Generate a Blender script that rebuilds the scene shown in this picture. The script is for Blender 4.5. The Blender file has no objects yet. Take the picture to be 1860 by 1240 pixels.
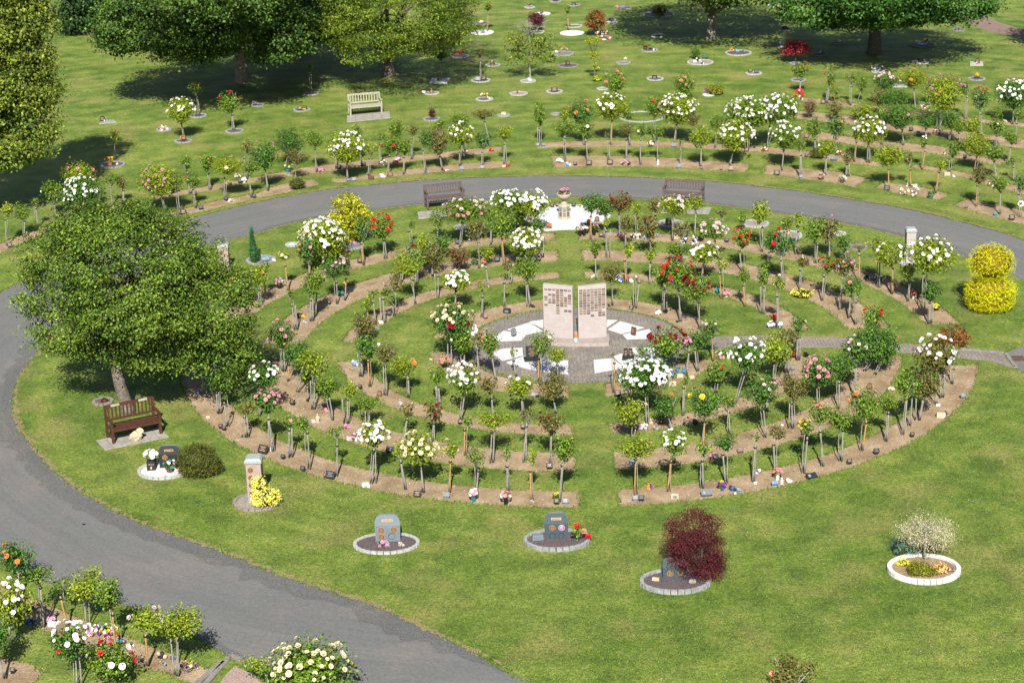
import bpy, math, random, numpy as np
from mathutils import Vector, Matrix
rnd = random.Random(11); npr = np.random.default_rng(11)
SC = bpy.context.scene; COL = SC.collection

# ---------------------------------------------------------------- camera, sky, sun, exposure
F_PX, W_PX, H_PX = 3616.0, 1860.0, 1240.0
PITCH, ROLL, CAM_H = math.radians(19.75), math.radians(-1.5), 22.0
cam_d = bpy.data.cameras.new('camera'); cam = bpy.data.objects.new('camera', cam_d); COL.objects.link(cam)
cam_d.sensor_width = 36.0; cam_d.lens = 36.0 * F_PX / W_PX; cam_d.clip_end = 3000; cam_d.clip_start = 1
_r0, _u0 = Vector((1, 0, 0)), Vector((0, math.sin(PITCH), math.cos(PITCH)))
_fw = Vector((0, math.cos(PITCH), -math.sin(PITCH)))
_c, _s = math.cos(ROLL), math.sin(ROLL)
CR = _c * _r0 + _s * _u0; CU = -_s * _r0 + _c * _u0
cam.matrix_world = Matrix(((CR.x, CU.x, -_fw.x, 0), (CR.y, CU.y, -_fw.y, 0), (CR.z, CU.z, -_fw.z, CAM_H), (0, 0, 0, 1)))
SC.camera = cam
SUN_EL, SUN_AZ = math.radians(40), math.radians(180.8)
world = bpy.data.worlds.new('World'); SC.world = world; world.use_nodes = True
wn = world.node_tree; bg = wn.nodes['Background']
sky = wn.nodes.new('ShaderNodeTexSky'); sky.sky_type = 'NISHITA'; sky.sun_disc = False
sky.sun_elevation = SUN_EL; sky.sun_rotation = SUN_AZ
wn.links.new(sky.outputs[0], bg.inputs[0]); bg.inputs[1].default_value = 0.05
sun_d = bpy.data.lights.new('sun', 'SUN'); sun_d.energy = 5.0; sun_d.angle = math.radians(0.5); sun_d.color = (1.0, 0.955, 0.86)
sun = bpy.data.objects.new('sun', sun_d); COL.objects.link(sun)
_sd = Vector((math.sin(SUN_AZ) * math.cos(SUN_EL), math.cos(SUN_AZ) * math.cos(SUN_EL), math.sin(SUN_EL)))
sun.rotation_euler = _sd.to_track_quat('Z', 'Y').to_euler()
SC.view_settings.view_transform = 'Standard'; SC.view_settings.look = 'None'
SC.view_settings.exposure = 1.45; SC.view_settings.gamma = 1.0; SC.view_settings.use_curve_mapping = False
SC.render.engine = 'CYCLES'
try:
    SC.cycles.max_bounces = 6; SC.cycles.transparent_max_bounces = 4
except Exception: pass

# ---------------------------------------------------------------- from survey sightings to ground points
def ray(px, py):
    x = (px - W_PX / 2) / F_PX; y = -(py - H_PX / 2) / F_PX
    return x * CR + y * CU + _fw
def G(px, py, z=0.0):
    d = ray(px, py); t = (z - CAM_H) / d.z
    return Vector((d.x * t, d.y * t, z))
def on_plane(px, py, Y):
    d = ray(px, py); t = Y / d.y
    return Vector((d.x * t, Y, CAM_H + d.z * t))
def mpp(p):                      # metres per survey unit at a point
    return (p - Vector((0, 0, CAM_H))).dot(_fw) / F_PX
CX, CY = 0.0957 * 22, 2.768 * 22   # centre of the rings
C0 = Vector((CX, CY, 0))
def polar(p):
    return math.hypot(p.x - CX, p.y - CY), math.degrees(math.atan2(p.y - CY, p.x - CX))

# ---------------------------------------------------------------- object helpers
def link(name, data, parent=None, loc=None):
    o = bpy.data.objects.new(name, data); COL.objects.link(o)
    if parent is not None: o.parent = parent
    if loc is not None: o.location = loc
    return o
def tag(o, label=None, cat=None, group=None, kind=None):
    if label:
        w = label.split(); assert len(w) >= 3, label
        o['label'] = ' '.join(w[:16])
    if cat: o['category'] = cat
    if group: o['group'] = group
    if kind: o['kind'] = kind
    return o
def thing(name, loc, label, cat, group=None, rz=0.0):
    o = link(name, None, None, loc); o.empty_display_size = 0.1; o.rotation_euler[2] = rz
    return tag(o, label, cat, group)
def npmesh(name, V, Fc, mat=None, smooth=False, attr=None):
    """V (n,3) array, Fc (m,k) int array of equal sized faces"""
    V = np.asarray(V, dtype=np.float32); Fc = np.asarray(Fc, dtype=np.int32); k = Fc.shape[1]
    me = bpy.data.meshes.new(name)
    me.vertices.add(len(V)); me.vertices.foreach_set('co', V.ravel())
    me.loops.add(Fc.size); me.loops.foreach_set('vertex_index', Fc.ravel())
    me.polygons.add(len(Fc)); me.polygons.foreach_set('loop_start', np.arange(0, Fc.size, k, dtype=np.int32))
    try: me.polygons.foreach_set('loop_total', np.full(len(Fc), k, dtype=np.int32))
    except Exception: pass
    if smooth: me.polygons.foreach_set('use_smooth', np.ones(len(Fc), dtype=bool))
    if attr is not None:
        a = me.color_attributes.new('tint', 'FLOAT_COLOR', 'POINT'); a.data.foreach_set('color', np.asarray(attr, dtype=np.float32).ravel())
    me.update(calc_edges=True)
    if mat: me.materials.append(mat)
    return me
class MB:
    """collects simple solids into one mesh; per-face material index"""
    def __init__(s): s.v = []; s.f = []; s.m = []
    def add(s, v, f, m=0):
        b = len(s.v); s.v += [tuple(x) for x in v]; s.f += [tuple(i + b for i in q) for q in f]; s.m += [m] * len(f)
    def box(s, c, d, m=0, rz=0.0, taper=1.0, rx=0.0):
        x, y, z = d[0] / 2, d[1] / 2, d[2] / 2; v = []
        for sz in (-1, 1):
            k = taper if sz > 0 else 1
            for a, b in ((-1, -1), (1, -1), (1, 1), (-1, 1)): v.append(Vector((a * x * k, b * y * k, sz * z)))
        R = Matrix.Rotation(rz, 3, 'Z') @ Matrix.Rotation(rx, 3, 'X'); c = Vector(c)
        s.add([R @ p + c for p in v], [(3, 2, 1, 0), (4, 5, 6, 7), (0, 1, 5, 4), (1, 2, 6, 5), (2, 3, 7, 6), (3, 0, 4, 7)], m)
    def lathe(s, prof, c=(0, 0, 0), n=12, m=0, wob=0.0, sx=1, sy=1):
        v = []
        for r, z in prof:
            for i in range(n):
                a = 2 * math.pi * i / n; k = 1 + (rnd.random() - .5) * wob
                v.append((c[0] + r * k * math.cos(a) * sx, c[1] + r * k * math.sin(a) * sy, c[2] + z + (rnd.random() - .5) * wob * r * .5))
        f = []
        for j in range(len(prof) - 1):
            for i in range(n): f.append((j * n + i, j * n + (i + 1) % n, (j + 1) * n + (i + 1) % n, (j + 1) * n + i))
        f.append(tuple(range(n))[::-1]); f.append(tuple(range((len(prof) - 1) * n, len(prof) * n)))
        s.add(v, f, m)
    def tube(s, pts, rad, n=7, m=0):
        pts = [Vector(p) for p in pts]; v = []
        for i, p in enumerate(pts):
            d = (pts[min(i + 1, len(pts) - 1)] - pts[max(i - 1, 0)]).normalized()
            a = d.cross(Vector((0.3, 1, 0.1))).normalized(); b = d.cross(a)
            for k in range(n):
                t = 2 * math.pi * k / n; v.append(p + (a * math.cos(t) + b * math.sin(t)) * rad[i])
        f = []
        for j in range(len(pts) - 1):
            for i in range(n): f.append((j * n + i, j * n + (i + 1) % n, (j + 1) * n + (i + 1) % n, (j + 1) * n + i))
        f.append(tuple(range(n))[::-1]); f.append(tuple(range((len(pts) - 1) * n, len(pts) * n)))
        s.add(v, f, m)
    def blob(s, c, r, m=0, n=8, wob=0.15):
        prof = [(max(.02, math.sin(math.pi * k / 5)) * 1.0, -math.cos(math.pi * k / 5)) for k in range(6)]
        r = Vector(r) if hasattr(r, '__len__') else Vector((r, r, r)); v = []; k0 = len(prof)
        for q, z in prof:
            for i in range(n):
                a = 2 * math.pi * i / n; w = 1 + (rnd.random() - .5) * wob
                v.append((c[0] + q * math.cos(a) * r[0] * w, c[1] + q * math.sin(a) * r[1] * w, c[2] + z * r[2] * w))
        f = []
        for j in range(k0 - 1):
            for i in range(n): f.append((j * n + i, j * n + (i + 1) % n, (j + 1) * n + (i + 1) % n, (j + 1) * n + i))
        f.append(tuple(range(n))[::-1]); f.append(tuple(range((k0 - 1) * n, k0 * n)))
        s.add(v, f, m)
    def mesh(s, name, mats, smooth=False, bevel=0):
        me = bpy.data.meshes.new(name); me.from_pydata(s.v, [], s.f)
        for m in (mats if isinstance(mats, (list, tuple)) else [mats]): me.materials.append(m)
        me.polygons.foreach_set('material_index', s.m)
        if smooth: me.polygons.foreach_set('use_smooth', [True] * len(s.f))
        me.update(); return me
    def build(s, name, mats, parent=None, loc=None, smooth=False, bevel=0.0):
        o = link(name, s.mesh(name, mats, smooth), parent, loc)
        if bevel:
            b = o.modifiers.new('bevel', 'BEVEL'); b.width = bevel; b.segments = 2; b.limit_method = 'ANGLE'
        return o

# ---------------------------------------------------------------- materials
def newmat(name):
    m = bpy.data.materials.new(name); m.use_nodes = True
    nt = m.node_tree; return m, nt, nt.nodes, nt.links, nt.nodes['Principled BSDF']
def N(nodes, t, **kw):
    n = nodes.new(t)
    for k, v in kw.items(): setattr(n, k, v)
    return n
def ramp(nodes, stops, interp='LINEAR'):
    r = nodes.new('ShaderNodeValToRGB'); r.color_ramp.interpolation = interp; e = r.color_ramp.elements
    while len(e) < len(stops): e.new(0.5)
    for i, (p, c) in enumerate(stops): e[i].position = p; e[i].color = (*c, 1) if len(c) == 3 else c
    return r
def noise(nodes, links, coord, scale, detail=3, rough=.55, sx=1, sy=1, sz=1, off=0):
    mp = nodes.new('ShaderNodeMapping'); mp.inputs['Scale'].default_value = (sx, sy, sz); mp.inputs['Location'].default_value = (off, off * .7, 0)
    links.new(coord, mp.inputs[0]); n = nodes.new('ShaderNodeTexNoise'); n.inputs['Scale'].default_value = scale
    n.inputs['Detail'].default_value = detail; n.inputs['Roughness'].default_value = rough
    links.new(mp.outputs[0], n.inputs['Vector']); return n
def mix(nodes, links, a, b, fac, mode='MIX'):
    m = nodes.new('ShaderNodeMix'); m.data_type = 'RGBA'; m.blend_type = mode
    for s_, v in ((m.inputs[6], a), (m.inputs[7], b), (m.inputs[0], fac)):
        if hasattr(v, 'is_linked') or hasattr(v, 'links'): links.new(v, s_)
        elif isinstance(v, (tuple, list)): s_.default_value = (*v, 1)
        else: s_.default_value = v
    return m.outputs[2]
def bump(nodes, links, h, bsdf, strength, dist):
    b = nodes.new('ShaderNodeBump'); b.inputs['Strength'].default_value = strength; b.inputs['Distance'].default_value = dist
    links.new(h, b.inputs['Height']); links.new(b.outputs[0], bsdf.inputs['Normal'])
def plain(name, col, rough=.6, spec=.4, var=.25, scale=9., metal=0., bmp=.3):
    col = tuple(c * .5 for c in col); m, nt, nd, lk, b = newmat(name)
    g = nd.new('ShaderNodeNewGeometry'); n = noise(nd, lk, g.outputs['Position'], scale, 4)
    c2 = tuple(min(1, c * (1 + var)) for c in col); c1 = tuple(c * (1 - var) for c in col)
    r = ramp(nd, [(.3, c1), (.7, c2)]); lk.new(n.outputs[0], r.inputs[0]); lk.new(r.outputs[0], b.inputs['Base Color'])
    b.inputs['Roughness'].default_value = rough; b.inputs['Specular IOR Level'].default_value = spec; b.inputs['Metallic'].default_value = metal
    if bmp: bump(nd, lk, n.outputs[0], b, bmp, .01)
    return m
def foliage_mat(name, dark, light, transl=.25, rough=.6, spec=.18):
    m, nt, nd, lk, b = newmat(name)
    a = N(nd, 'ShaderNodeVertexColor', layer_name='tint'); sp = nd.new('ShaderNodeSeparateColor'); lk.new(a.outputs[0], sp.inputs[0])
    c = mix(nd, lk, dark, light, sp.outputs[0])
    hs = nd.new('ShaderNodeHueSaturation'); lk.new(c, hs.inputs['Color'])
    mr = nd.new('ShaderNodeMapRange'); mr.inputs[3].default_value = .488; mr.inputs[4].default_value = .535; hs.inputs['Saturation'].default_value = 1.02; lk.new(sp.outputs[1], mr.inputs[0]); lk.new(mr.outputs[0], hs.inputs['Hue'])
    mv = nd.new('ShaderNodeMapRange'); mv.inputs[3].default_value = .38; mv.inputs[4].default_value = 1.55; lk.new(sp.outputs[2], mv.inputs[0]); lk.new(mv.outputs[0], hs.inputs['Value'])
    lk.new(hs.outputs[0], b.inputs['Base Color']); b.inputs['Roughness'].default_value = rough; b.inputs['Specular IOR Level'].default_value = spec
    t = nd.new('ShaderNodeBsdfTranslucent'); lk.new(hs.outputs[0], t.inputs[0])
    mx = nd.new('ShaderNodeMixShader'); mx.inputs[0].default_value = transl
    lk.new(b.outputs[0], mx.inputs[1]); lk.new(t.outputs[0], mx.inputs[2]); lk.new(mx.outputs[0], nd['Material Output'].inputs[0])
    return m
def polar_coord(nd, lk):
    """(radius from the ring centre, arc length) so that wear follows the road"""
    g = nd.new('ShaderNodeNewGeometry'); s = nd.new('ShaderNodeSeparateXYZ'); lk.new(g.outputs['Position'], s.inputs[0])
    def math_(op, a, b=None):
        n = N(nd, 'ShaderNodeMath', operation=op)
        for i, v in enumerate((a, b)):
            if v is None: continue
            if hasattr(v, 'links'): lk.new(v, n.inputs[i])
            else: n.inputs[i].default_value = v
        return n.outputs[0]
    dx = math_('SUBTRACT', s.outputs[0], CX); dy = math_('SUBTRACT', s.outputs[1], CY)
    r = math_('SQRT', math_('ADD', math_('MULTIPLY', dx, dx), math_('MULTIPLY', dy, dy)))
    a = math_('MULTIPLY', math_('ARCTAN2', dy, dx), 18.0)
    c = nd.new('ShaderNodeCombineXYZ'); lk.new(r, c.inputs[0]); lk.new(a, c.inputs[1]); return c.outputs[0], g.outputs['Position']

def grass_mat():
    m, nt, nd, lk, b = newmat('lawn grass')
    g = nd.new('ShaderNodeNewGeometry'); P = g.outputs['Position']
    big = noise(nd, lk, P, .22, 4, .6); med = noise(nd, lk, P, 1.1, 4, .65, off=3); pat = noise(nd, lk, P, .5, 3, .5, off=9)
    fine = noise(nd, lk, P, 9, 5, .75, off=5); vfine = noise(nd, lk, P, 34, 3, .8, sx=1, sy=.6, off=2)
    r1 = ramp(nd, [(.38, (.040, .070, .012)), (.5, (.084, .130, .020)), (.62, (.155, .178, .044))]); lk.new(med.outputs[0], r1.inputs[0])
    pcg, _ = polar_coord(nd, lk); mow = noise(nd, lk, pcg, .9, 2, .4, sx=1.3, sy=.03, off=13)
    r2 = ramp(nd, [(.42, (.060, .098, .013)), (.58, (.114, .142, .029))]); lk.new(big.outputs[0], r2.inputs[0])
    c = mix(nd, lk, r1.outputs[0], r2.outputs[0], .5)
    rm = ramp(nd, [(.42, (.88, .91, .88)), (.58, (1.09, 1.08, 1.06))]); lk.new(mow.outputs[0], rm.inputs[0]); c = mix(nd, lk, c, rm.outputs[0], 1, 'MULTIPLY')
    dry = ramp(nd, [(.52, (0, 0, 0)), (.68, (1, 1, 1))]); lk.new(pat.outputs[0], dry.inputs[0])
    dm = N(nd, 'ShaderNodeMath', operation='MULTIPLY'); lk.new(dry.outputs[0], dm.inputs[0]); dm.inputs[1].default_value = .5
    c = mix(nd, lk, c, (.190, .162, .060), dm.outputs[0])
    rf = ramp(nd, [(.36, (.55, .60, .55)), (.5, (1, 1, 1)), (.66, (1.5, 1.42, 1.35))]); lk.new(fine.outputs[0], rf.inputs[0])
    c = mix(nd, lk, c, rf.outputs[0], 1.0, 'MULTIPLY')
    rv = ramp(nd, [(.32, (.40, .44, .40)), (.5, (1, 1, 1)), (.70, (1.7, 1.6, 1.5))]); lk.new(vfine.outputs[0], rv.inputs[0])
    c = mix(nd, lk, c, rv.outputs[0], .8, 'MULTIPLY')
    lk.new(c, b.inputs['Base Color']); b.inputs['Roughness'].default_value = .75; b.inputs['Specular IOR Level'].default_value = .15
    ad = N(nd, 'ShaderNodeMath', operation='ADD'); lk.new(fine.outputs[0], ad.inputs[0]); lk.new(vfine.outputs[0], ad.inputs[1])
    bump(nd, lk, ad.outputs[0], b, .7, .05); return m
def soil_mat(name='bed soil', cols=((.138, .096, .057), (.202, .148, .093), (.268, .206, .140))):
    m, nt, nd, lk, b = newmat(name); g = nd.new('ShaderNodeNewGeometry'); P = g.outputs['Position']
    a = noise(nd, lk, P, 1.3, 5, .6); f = noise(nd, lk, P, 16, 5, .7, off=4)
    r = ramp(nd, [(.3, cols[0]), (.5, cols[1]), (.72, cols[2])]); lk.new(a.outputs[0], r.inputs[0])
    rf = ramp(nd, [(.3, (.68, .66, .64)), (.5, (1, 1, 1)), (.75, (1.25, 1.25, 1.25))]); lk.new(f.outputs[0], rf.inputs[0])
    lk.new(mix(nd, lk, r.outputs[0], rf.outputs[0], 1, 'MULTIPLY'), b.inputs['Base Color']); b.inputs['Roughness'].default_value = .95; b.inputs['Specular IOR Level'].default_value = .1
    bump(nd, lk, f.outputs[0], b, .9, .04); return m
def asphalt_mat(name='asphalt', edge=False):
    m, nt, nd, lk, b = newmat(name); pc, P = polar_coord(nd, lk)
    st = noise(nd, lk, pc, 1.6, 5, .6, sx=1, sy=.06); s2 = noise(nd, lk, pc, 6, 4, .6, sx=1, sy=.05, off=7); bl = noise(nd, lk, P, .5, 4, .6); f = noise(nd, lk, P, 45, 3, .8); f2 = noise(nd, lk, P, 11, 4, .7, off=3)
    k = .76 if edge else 1
    r = ramp(nd, [(.3, (.080 * k, .081 * k, .082 * k)), (.5, (.089 * k, .090 * k, .090 * k)), (.72, (.100 * k, .099 * k, .097 * k))]); lk.new(st.outputs[0], r.inputs[0])
    r2 = ramp(nd, [(.5, (0, 0, 0)), (.68, (1, 1, 1))]); lk.new(bl.outputs[0], r2.inputs[0])
    dm = N(nd, 'ShaderNodeMath', operation='MULTIPLY'); lk.new(r2.outputs[0], dm.inputs[0]); dm.inputs[1].default_value = .5
    c = mix(nd, lk, r.outputs[0], (.128 * k, .108 * k, .100 * k), dm.outputs[0])
    r3 = ramp(nd, [(.35, (.95, .95, .95)), (.65, (1.05, 1.05, 1.05))]); lk.new(s2.outputs[0], r3.inputs[0]); c = mix(nd, lk, c, r3.outputs[0], 1, 'MULTIPLY')
    lo = .35 if edge else .62; hi = 2.6 if edge else 1.5
    rf = ramp(nd, [(.3, (lo, lo, lo)), (.52, (1, 1, 1)), (.74, (hi, hi, hi * .93))]); lk.new(f.outputs[0], rf.inputs[0]); c = mix(nd, lk, c, rf.outputs[0], 1, 'MULTIPLY')
    rg = ramp(nd, [(.35, (.88, .88, .88)), (.65, (1.12, 1.12, 1.12))]); lk.new(f2.outputs[0], rg.inputs[0]); c = mix(nd, lk, c, rg.outputs[0], 1, 'MULTIPLY')
    lk.new(c, b.inputs['Base Color']); b.inputs['Roughness'].default_value = .85; b.inputs['Specular IOR Level'].default_value = .25
    bump(nd, lk, f.outputs[0], b, .5, .015); return m
def paving_mat(name, c1, c2, scale=5.0, row=.12, wid=.22, mortar=(.06, .055, .05)):
    m, nt, nd, lk, b = newmat(name); pc, P = polar_coord(nd, lk)
    br = nd.new('ShaderNodeTexBrick'); lk.new(pc, br.inputs['Vector']); br.inputs['Scale'].default_value = 1
    mp = nd.new('ShaderNodeMapping'); mp.inputs['Rotation'].default_value = (0, 0, math.pi / 2); lk.new(P, mp.inputs[0]); lk.new(mp.outputs[0], br.inputs['Vector'])
    br.inputs['Brick Width'].default_value = wid; br.inputs['Row Height'].default_value = row; br.inputs['Mortar Size'].default_value = .008
    br.inputs['Color1'].default_value = (*c1, 1); br.inputs['Color2'].default_value = (*c2, 1); br.inputs['Mortar'].default_value = (*mortar, 1)
    f = noise(nd, lk, P, 20, 4, .7); a = noise(nd, lk, P, .9, 4, .6)
    rf = ramp(nd, [(.36, (.5, .5, .5)), (.64, (1.5, 1.47, 1.43))]); lk.new(f.outputs[0], rf.inputs[0])
    ra = ramp(nd, [(.35, (.85, .85, .85)), (.65, (1.2, 1.18, 1.12))]); lk.new(a.outputs[0], ra.inputs[0])
    c = mix(nd, lk, br.outputs[0], rf.outputs[0], 1, 'MULTIPLY'); c = mix(nd, lk, c, ra.outputs[0], 1, 'MULTIPLY')
    lk.new(c, b.inputs['Base Color']); b.inputs['Roughness'].default_value = .85; bump(nd, lk, f.outputs[0], b, .4, .01); return m
def chips_mat(name, cols, scale=28):
    m, nt, nd, lk, b = newmat(name); g = nd.new('ShaderNodeNewGeometry')
    v = nd.new('ShaderNodeTexVoronoi'); v.inputs['Scale'].default_value = scale; lk.new(g.outputs['Position'], v.inputs['Vector'])
    sp = nd.new('ShaderNodeSeparateColor'); lk.new(v.outputs['Color'], sp.inputs[0])
    cols = [tuple(x * (.56 if cols[0][0] > .7 else .38) for x in c) for c in cols]
    r = ramp(nd, [(0, cols[0]), (.5, cols[1]), (1, cols[2])]); lk.new(sp.outputs[0], r.inputs[0])
    rd = ramp(nd, [(.25, (1, 1, 1)), (.75, (.55, .55, .58))]); lk.new(v.outputs['Distance'], rd.inputs[0])
    lk.new(mix(nd, lk, r.outputs[0], rd.outputs[0], 1, 'MULTIPLY'), b.inputs['Base Color']); b.inputs['Roughness'].default_value = .8
    bump(nd, lk, v.outputs['Distance'], b, -.9, .02); return m

M = {}
M['grass'] = grass_mat(); M['soil'] = soil_mat(); M['asphalt'] = asphalt_mat(); M['gutter'] = asphalt_mat('road edge grit', True)
M['bark'] = plain('tree bark', (.16, .135, .11), .9, .2, .55, 14, bmp=.8)
M['bark_pale'] = plain('pale tree bark', (.30, .27, .22), .9, .2, .5, 12, bmp=.8)
M['stem'] = plain('rose stem', (.30, .29, .25), .85, .2, .4, 25)
M['stake_grey'] = plain('weathered stake', (.30, .285, .25), .85, .2, .3, 22)
M['stake_tan'] = plain('new timber stake', (.46, .27, .095), .8, .25, .25, 18)
M['tie'] = plain('rubber tie', (.02, .02, .02), .5, .4, .2)
M['leafy_m'] = foliage_mat('rose leaves', (.034, .068, .008), (.158, .220, .024))
M['leafy_k'] = foliage_mat('dark rose leaves', (.018, .046, .008), (.086, .155, .022), .18)
M['leafy_y'] = foliage_mat('lime rose leaves', (.070, .105, .008), (.265, .300, .026), .3)
M['leafy_b'] = foliage_mat('bronze rose leaves', (.050, .050, .014), (.145, .125, .034))
M['leafy_r'] = foliage_mat('reddish leaves', (.060, .030, .016), (.150, .070, .032))
M['straw'] = plain('dry grass rim', (.30, .235, .13), .9, .1, .4, 30)
M['moss'] = plain('road moss', (.26, .27, .05), .95, .1, .3)
M['petal_fall'] = plain('fallen petals', (.80, .62, .42), .9, .1, .35)
M['granite_dark'] = plain('dark granite', (.03, .032, .038), .6, .15, .3, 40, bmp=0)
M['granite_grey'] = plain('grey granite', (.17, .21, .25), .75, .25, .3, 60, bmp=.1)
M['granite_slate'] = plain('slate granite', (.06, .085, .105), .7, .25, .3, 60, bmp=.1)
M['granite_rough'] = plain('rough granite edge', (.22, .27, .29), .85, .2, .35, 60, bmp=.6)
M['granite_brown'] = plain('brown granite', (.13, .06, .045), .4, .5, .3, 30, bmp=0)
M['gold'] = plain('bronze disc', (.50, .29, .09), .5, .4, .25, 60, .15, bmp=.2)
M['gold_pale'] = plain('brass rim', (.72, .46, .22), .5, .4, .2, 30, .1, bmp=0)
M['pink_brick'] = plain('pink reconstituted stone', (.47, .415, .405), .8, .3, .08, 6, bmp=.1)
M['pink_pillar'] = plain('pink pillar stone', (.40, .305, .275), .8, .3, .12, 8, bmp=.2)
M['cap'] = plain('lead grey cap', (.36, .40, .40), .7, .4, .2, 20, bmp=.3)
M['plinth'] = plain('plinth stone', (.40, .335, .31), .85, .2, .15, 8)
for i, c in enumerate([(.10, .05, .04), (.16, .10, .075), (.26, .19, .15), (.32, .26, .20), (.08, .05, .045)]): M['plq%d' % i] = plain('bronze plaque %d' % i, c, .5, .4, .25, 30, bmp=0)
M['white_stone'] = plain('white stone', (.78, .77, .74), .7, .3, .1, 10)
M['cream_stone'] = plain('cream stone', (.60, .50, .34), .85, .2, .2, 12)
M['grey_stone'] = plain('grey setts', (.33, .34, .34), .85, .2, .25, 9)
M['pale_stone'] = plain('pale setts', (.46, .47, .44), .85, .2, .18, 9)
M['brown_stone'] = plain('brown setts', (.28, .24, .22), .85, .2, .25, 9)
M['slab'] = plain('paving slab', (.36, .34, .30), .85, .2, .22, 5)
M['white_chips'] = chips_mat('white marble chips', ((.72, .72, .72), (.85, .85, .86), (.88, .86, .84)))
M['plum_chips'] = chips_mat('plum slate chips', ((.11, .08, .09), (.19, .14, .15), (.26, .20, .20)), 34)
M['grey_chips'] = chips_mat('grey gravel', ((.22, .22, .22), (.36, .35, .33), (.46, .44, .40)), 34)
M['cream_chips'] = chips_mat('cream gravel', ((.45, .38, .28), (.58, .50, .40), (.66, .60, .50)), 34)
M['pink_chips'] = chips_mat('pink gravel', ((.62, .40, .30), (.69, .50, .40), (.69, .56, .47)), 34)
M['paving'] = paving_mat('block paving', (.105, .093, .085), (.130, .116, .107), mortar=(.08, .071, .065))
M['path'] = paving_mat('path paving', (.118, .102, .092), (.140, .122, .111), mortar=(.09, .079, .071))
M['brown_path'] = plain('brown path surface', (.27, .19, .155), .9, .15, .15, 3)
M['kerb'] = plain('kerb stone', (.27, .245, .225), .85, .2, .25, 7)
M['wood_brown'] = plain('red brown bench timber', (.085, .030, .018), .5, .4, .35, 12)
M['wood_purple'] = plain('weathered dark bench timber', (.13, .095, .095), .6, .35, .3, 14)
M['wood_pale'] = plain('bleached bench timber', (.42, .40, .31), .85, .2, .22, 14)
M['rust'] = plain('rusty cover', (.12, .07, .05), .8, .3, .3)
M['terracotta'] = plain('terracotta', (.42, .19, .10), .8, .2, .2)
M['teal'] = plain('teal pot', (.03, .20, .20), .4, .5, .2)
M['blue'] = plain('pale blue ornament', (.18, .33, .50), .5, .4, .3, 30)
M['dkblue'] = plain('blue ornament', (.03, .10, .34), .5, .4, .3, 30)
M['purple'] = plain('purple ornament', (.12, .03, .22), .5, .4, .3, 30)
M['red'] = plain('red ornament', (.60, .02, .02), .5, .4, .2, 30)
M['black'] = plain('black plastic', (.012, .012, .014), .4, .5, .2)
M['urn'] = plain('urn stone', (.46, .41, .31), .85, .2, .25, 25, bmp=.6)
FL = {'W': (.82, .80, .77), 'P': (.80, .32, .42), 'X': (.84, .62, .62), 'R': (.62, .015, .02), 'D': (.22, .004, .012), 'O': (.80, .26, .07), 'Y': (.85, .58, .04), 'C': (.84, .72, .48), 'M': (.74, .28, .55), 'L': (.84, .28, .20), 'G': (.06, .12, .02), 'B': (.10, .22, .60), 'T': (.04, .35, .33), 'V': (.20, .05, .40), 'K': (.015, .015, .02)}
FNAME = {'W': 'white', 'P': 'pink', 'X': 'pale pink', 'R': 'red', 'D': 'dark crimson', 'O': 'orange', 'Y': 'yellow', 'C': 'cream', 'M': 'magenta', 'L': 'coral', 'G': 'green', 'B': 'blue', 'T': 'teal', 'V': 'purple', 'K': 'black'}
def petal_mat(k, c):
    m, nt, nd, lk, b = newmat(FNAME[k] + ' petals')
    g = nd.new('ShaderNodeNewGeometry'); n = noise(nd, lk, g.outputs['Position'], 26, 2)
    c2 = tuple(min(.92, x * 1.15) for x in c); c1 = tuple(x * .72 for x in c)
    r = ramp(nd, [(.35, c1), (.6, c2)]); lk.new(n.outputs[0], r.inputs[0]); lk.new(r.outputs[0], b.inputs['Base Color'])
    b.inputs['Roughness'].default_value = .6; b.inputs['Specular IOR Level'].default_value = .2
    t = nd.new('ShaderNodeBsdfTranslucent'); lk.new(r.outputs[0], t.inputs[0]); mx = nd.new('ShaderNodeMixShader'); mx.inputs[0].default_value = .15
    lk.new(b.outputs[0], mx.inputs[1]); lk.new(t.outputs[0], mx.inputs[2]); lk.new(mx.outputs[0], nd['Material Output'].inputs[0])
    return m
for k, c in FL.items(): M['f' + k] = petal_mat(k, tuple(x * (.82 if k == 'W' else .56) for x in c))

# ---------------------------------------------------------------- leaves and petals
def leaf_cloud(c, out, size, rng, droop=0.0, aspect=.62, up=.45, shade=None):
    """folded leaf faces at centres c, facing roughly 'out' and up"""
    n = len(c); nrm = out * (1 - up) + np.array([0, 0, up]) + rng.normal(0, .45, (n, 3))
    nrm /= np.linalg.norm(nrm, axis=1)[:, None] + 1e-9
    d = rng.normal(0, 1, (n, 3)) + out * .5; d[:, 2] -= droop
    d -= nrm * (d * nrm).sum(1)[:, None]; d /= np.linalg.norm(d, axis=1)[:, None] + 1e-9
    s = np.cross(nrm, d); L = (size * rng.uniform(.65, 1.3, n))[:, None]; Wd = L * aspect
    V = np.empty((n, 4, 3)); V[:, 0] = c - d * L * .5; V[:, 2] = c + d * L * .5
    V[:, 1] = c + s * Wd * .5 + nrm * Wd * .22; V[:, 3] = c - s * Wd * .5 + nrm * Wd * .22
    t = np.ones((n, 4, 4)); v = rng.random(n) if shade is None else shade
    t[:, :, 0] = v[:, None]; t[:, :, 1] = rng.random(n)[:, None]; t[:, :, 2] = rng.random(n)[:, None]
    return V.reshape(-1, 3), np.arange(n * 4, dtype=np.int32).reshape(-1, 4), t.reshape(-1, 4)
def dirs(n, rng):
    v = rng.normal(0, 1, (n, 3)); return v / np.linalg.norm(v, axis=1)[:, None]
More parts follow.
